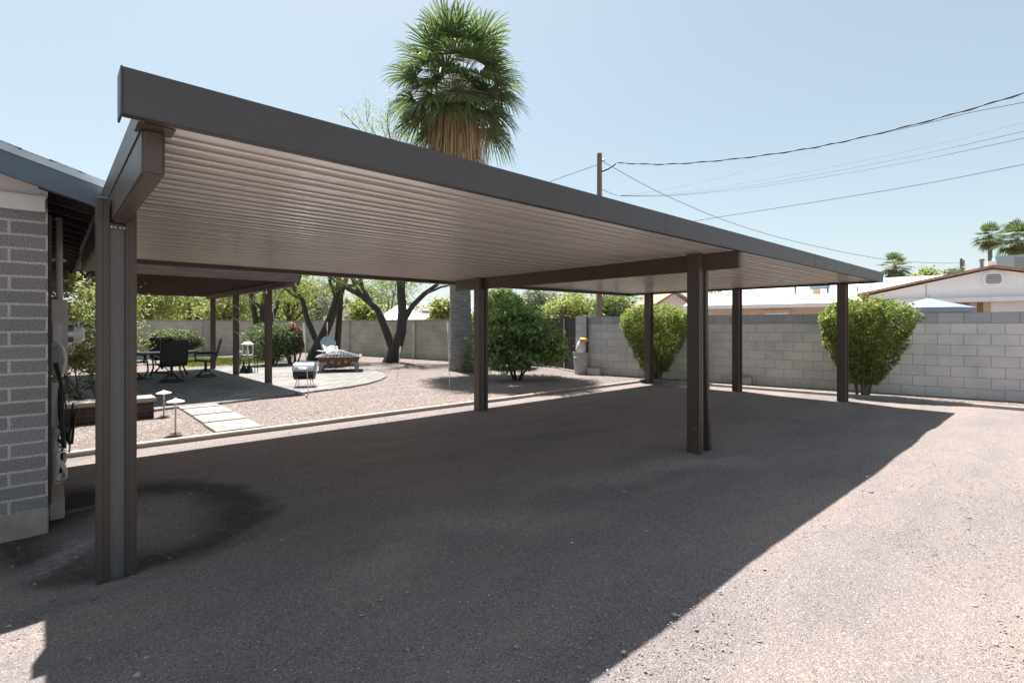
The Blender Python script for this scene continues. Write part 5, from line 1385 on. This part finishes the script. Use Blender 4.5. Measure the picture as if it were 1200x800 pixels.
# neighbour umbrellas
def umbrella(px, d, y_top, y_edge, half_px, mat, label):
    b = at(px, d); zt, ze = ZZ(y_top, d), ZZ(y_edge, d); r = half_px * d / F
    t = thing('patio_umbrella', label, 'umbrella', (*b, 0)); n = 8; mb = MB(); vs = [(0, 0, zt)]
    for rr, z in ((.5, zt - (zt - ze) * .52), (1.0, ze)):
        for k in range(n): a = 2 * math.pi * k / n; vs.append((r * rr * math.cos(a), r * rr * math.sin(a), z))
    for k in range(n): a = 2 * math.pi * k / n; vs.append((r * math.cos(a), r * math.sin(a), ze - .12))
    fs = [(0, 1 + k, 1 + (k+1) % n) for k in range(n)]
    for q in (0, 1): fs += [(1 + q*n + k, 1 + (q+1)*n + k, 1 + (q+1)*n + (k+1) % n, 1 + q*n + (k+1) % n) for k in range(n)]
    mb.add(vs, fs); o = mb.build('canopy', mat, t); md = o.modifiers.new('cloth', 'SOLIDIFY'); md.thickness = .01
    mb = MB(); mb.tube([(0, 0, -.1), (0, 0, zt - .02)], .025, 10); mb.tube([(0, 0, zt), (0, 0, zt + .06)], .02, 8); mb.build('pole', M['greymetal'], t)
umbrella(1088, 14.6, 349, 361, 42, M['umbrella'], 'pale blue patio umbrella over the wall before the white gable house')
umbrella(471, 29, 354, 375, 33, M['whitefabric'], 'large white canopy beyond the wall behind the forked mesquite')

# ------------------------------------------------------------------ utility poles and wires
dp = 27.0
up_ = thing('utility_pole', 'brown wooden utility pole rising behind the carport roof', 'utility pole', (*at(702.5, dp), 0))
mb = MB(); mb.tube([(0, 0, -.2), (0, 0, ZZ(180, dp))], [.16, .13], 14); mb.build('shaft', M['polewood'], up_, smooth=True)
zz = ZZ(195, dp); r0 = Vector((RT[0], RT[1], 0))
mb = MB(); mb.tube([r0 * .12 + Vector((0, 0, ZZ(201, dp))), r0 * .45 + Vector((0, 0, ZZ(198, dp))), r0 * .85 + Vector((0, 0, ZZ(192, dp)))], .05, 8); mb.build('cable_bracket', M['wire'], up_)
mb = MB(); mb.tube([r0 * .1 + Vector((0, 0, ZZ(189, dp))), r0 * .28 + Vector((0, 0, ZZ(187, dp)))], .05, 8); mb.build('insulator', M['greymetal'], up_)
mb = MB(); mb.tube([r0 * .12 + Vector((0, 0, ZZ(222, dp))), r0 * .55 + Vector((0, 0, ZZ(226, dp))), r0 * .95 + Vector((0, 0, ZZ(229, dp)))], .015, 6); mb.build('guy_bracket', M['wiregrey'], up_)
sp = thing('utility_pole', 'small distant utility pole behind the white gable roof', 'utility pole', (*at(1126.5, 45), 0))
mb = MB(); mb.tube([(0, 0, -.2), (0, 0, ZZ(303, 45))], [.13, .10], 10); mb.build('shaft', M['polewood'], sp, smooth=True)
mb = MB(); c = Vector((RT[0], RT[1], 0)); mb.tube([c * .1 + Vector((0, 0, ZZ(305, 45))), c * .1 + Vector((0, 0, ZZ(312, 45)))], .16, 10); mb.build('transformer', M['greymetal'], sp, smooth=True)
def wire(label, pts, r, mat, twist=False):
    """pts: (px, py, depth) along the wire, smoothed"""
    P3 = [Vector(P(*q)) for q in pts]; out = []
    for i in range(len(P3) - 1):
        p0 = P3[max(i-1, 0)]; p1 = P3[i]; p2 = P3[i+1]; p3 = P3[min(i+2, len(P3)-1)]
        for k in range(14):
            t = k / 14; out.append(.5 * ((2*p1) + (p2-p0)*t + (2*p0-5*p1+4*p2-p3)*t*t + (3*p1-p0-3*p2+p3)*t**3))
    out.append(P3[-1]); mb = MB()
    mb.tube(out, r, 6)
    if twist:
        o2 = [q + Vector((0, 0, r * 1.9 * math.sin(i * .9))) for i, q in enumerate(out)]; mb.tube(o2, r * .8, 6)
    o = mb.build('overhead_wire', mat, smooth=True); tag(o, label, 'wire', 'overhead wires'); return o
wire('thick twisted black overhead cable from the pole rising to the top right', [(723, 191, 27), (780, 192.5, 25.5), (850, 187.5, 24), (930, 177, 22.3), (1000, 163.5, 20.8), (1100, 138.5, 18.5), (1200, 109, 16.5), (1290, 77, 14.8)], .018, M['wire'], True)
wire('thin dark wire splitting from the thick cable at far right', [(1000, 163.6, 20.9), (1080, 146, 19), (1140, 131.5, 18), (1200, 120, 17), (1290, 101, 15.8)], .011, M['wire'])
wire('thin grey wire that climbs from the middle bundle to the thick cable', [(725, 229.5, 27), (780, 222, 26), (860, 204, 24.4), (965, 174, 21.9)], .008, M['wiregrey'])
wire('thin grey overhead wire, uppermost of the middle three', [(726, 229.3, 27), (790, 226, 25.6), (900, 210, 23), (1060, 178, 19.8), (1200, 143.5, 17), (1290, 119, 15.5)], .006, M['wiregrey'])
wire('thin dark overhead wire, central of the middle three', [(726, 229.5, 27), (790, 228, 25.6), (900, 214.5, 23), (1060, 185, 19.8), (1200, 154, 17), (1290, 132, 15.5)], .008, M['wiregrey'])
wire('thin dark overhead wire, lowest of the middle three', [(726, 229.8, 27), (790, 229, 25.6), (900, 217.5, 23), (1060, 191, 19.8), (1200, 162, 17), (1290, 141, 15.5)], .009, M['wiregrey'])
wire('straight black service wire that rises from behind the roof edge', [(760, 268, 26), (820, 258, 24), (960, 236, 19.5), (1080, 216, 16.8), (1200, 192.5, 14.5), (1290, 173, 13)], .012, M['wire'])
wire('black wire sagging from the pole down to the distant small pole', [(704, 187, 27), (718, 196, 27.5), (780, 229, 29.5), (860, 262, 32.5), (940, 285, 36), (1030, 303, 40), (1080, 307.5, 42.5), (1126, 308.5, 45)], .015, M['wire'])
wire('black wire running left from the pole behind the carport roof', [(701, 193, 27), (650, 211, 25), (560, 247, 21), (420, 292, 17)], .014, M['wire'])

# ------------------------------------------------------------------ light, sky, camera
SV = Vector((0.12, 0.435, 1.0)).normalized()
elev = math.asin(SV.z); az = math.atan2(SV.x, SV.y)    # clockwise from +Y
wd = bpy.data.worlds.new('World'); sc.world = wd; wd.use_nodes = True
nt = wd.node_tree; bg = nt.nodes['Background']
sky = nt.nodes.new('ShaderNodeTexSky'); sky.sky_type = 'NISHITA'; sky.sun_disc = False
sky.sun_elevation = elev; sky.sun_rotation = az; sky.air_density = 1.0; sky.dust_density = 2.0; sky.ozone_density = 1.0; sky.altitude = 300
tint_ = mixc(nt, 1.0, sky.outputs[0], (.955, .95, .79), 'MULTIPLY'); gg = nt.nodes.new('ShaderNodeTexCoord'); sz = nt.nodes.new('ShaderNodeSeparateXYZ'); nt.links.new(gg.outputs['Generated'], sz.inputs[0])
hz_ = mth(nt, 'POWER', mth(nt, 'SUBTRACT', 1.0, mth(nt, 'ABSOLUTE', sz.outputs[2]), clamp=True), 7.0)      # pale dusty air low in the sky
tint_ = mixc(nt, .40, tint_, (3.45, 4.1, 4.8)); tint_ = mixc(nt, mth(nt, 'MULTIPLY', hz_, .75), tint_, (4.3, 4.75, 5.05)); nt.links.new(tint_, bg.inputs[0]); bg.inputs[1].default_value = 0.074
sl_ = bpy.data.lights.new('sun', 'SUN'); sl_.energy = 5.0; sl_.angle = R(.5); sl_.color = (1.0, .965, .925)
so = bpy.data.objects.new('sun', sl_); COL.objects.link(so); so.rotation_euler = SV.to_track_quat('Z', 'Y').to_euler(); so.location = (0, 0, 30)

cd_ = bpy.data.cameras.new('camera'); co = bpy.data.objects.new('camera', cd_); COL.objects.link(co)
co.location = (0, 0, H); fwd_ang = math.atan2(FW[0], FW[1])
co.rotation_euler = (R(90), 0, -fwd_ang); cd_.sensor_width = 36; cd_.lens = 18.0; cd_.shift_y = -19 / 1200
cd_.clip_start = .05; cd_.clip_end = 2000
sc.camera = co
sc.view_settings.view_transform = 'Standard'; sc.view_settings.look = 'None'; sc.view_settings.gamma = 1; sc.view_settings.use_curve_mapping = False
sc.view_settings.exposure = 1.42
sc.render.engine = 'CYCLES'
cy = sc.cycles; cy.max_bounces = 10; cy.diffuse_bounces = 6; cy.glossy_bounces = 3; cy.transmission_bounces = 4; cy.transparent_max_bounces = 6
cy.use_denoising = True; cy.sample_clamp_indirect = 8
try: cy.denoiser = 'OPENIMAGEDENOISE'; cy.denoising_prefilter = 'ACCURATE'
except Exception: pass
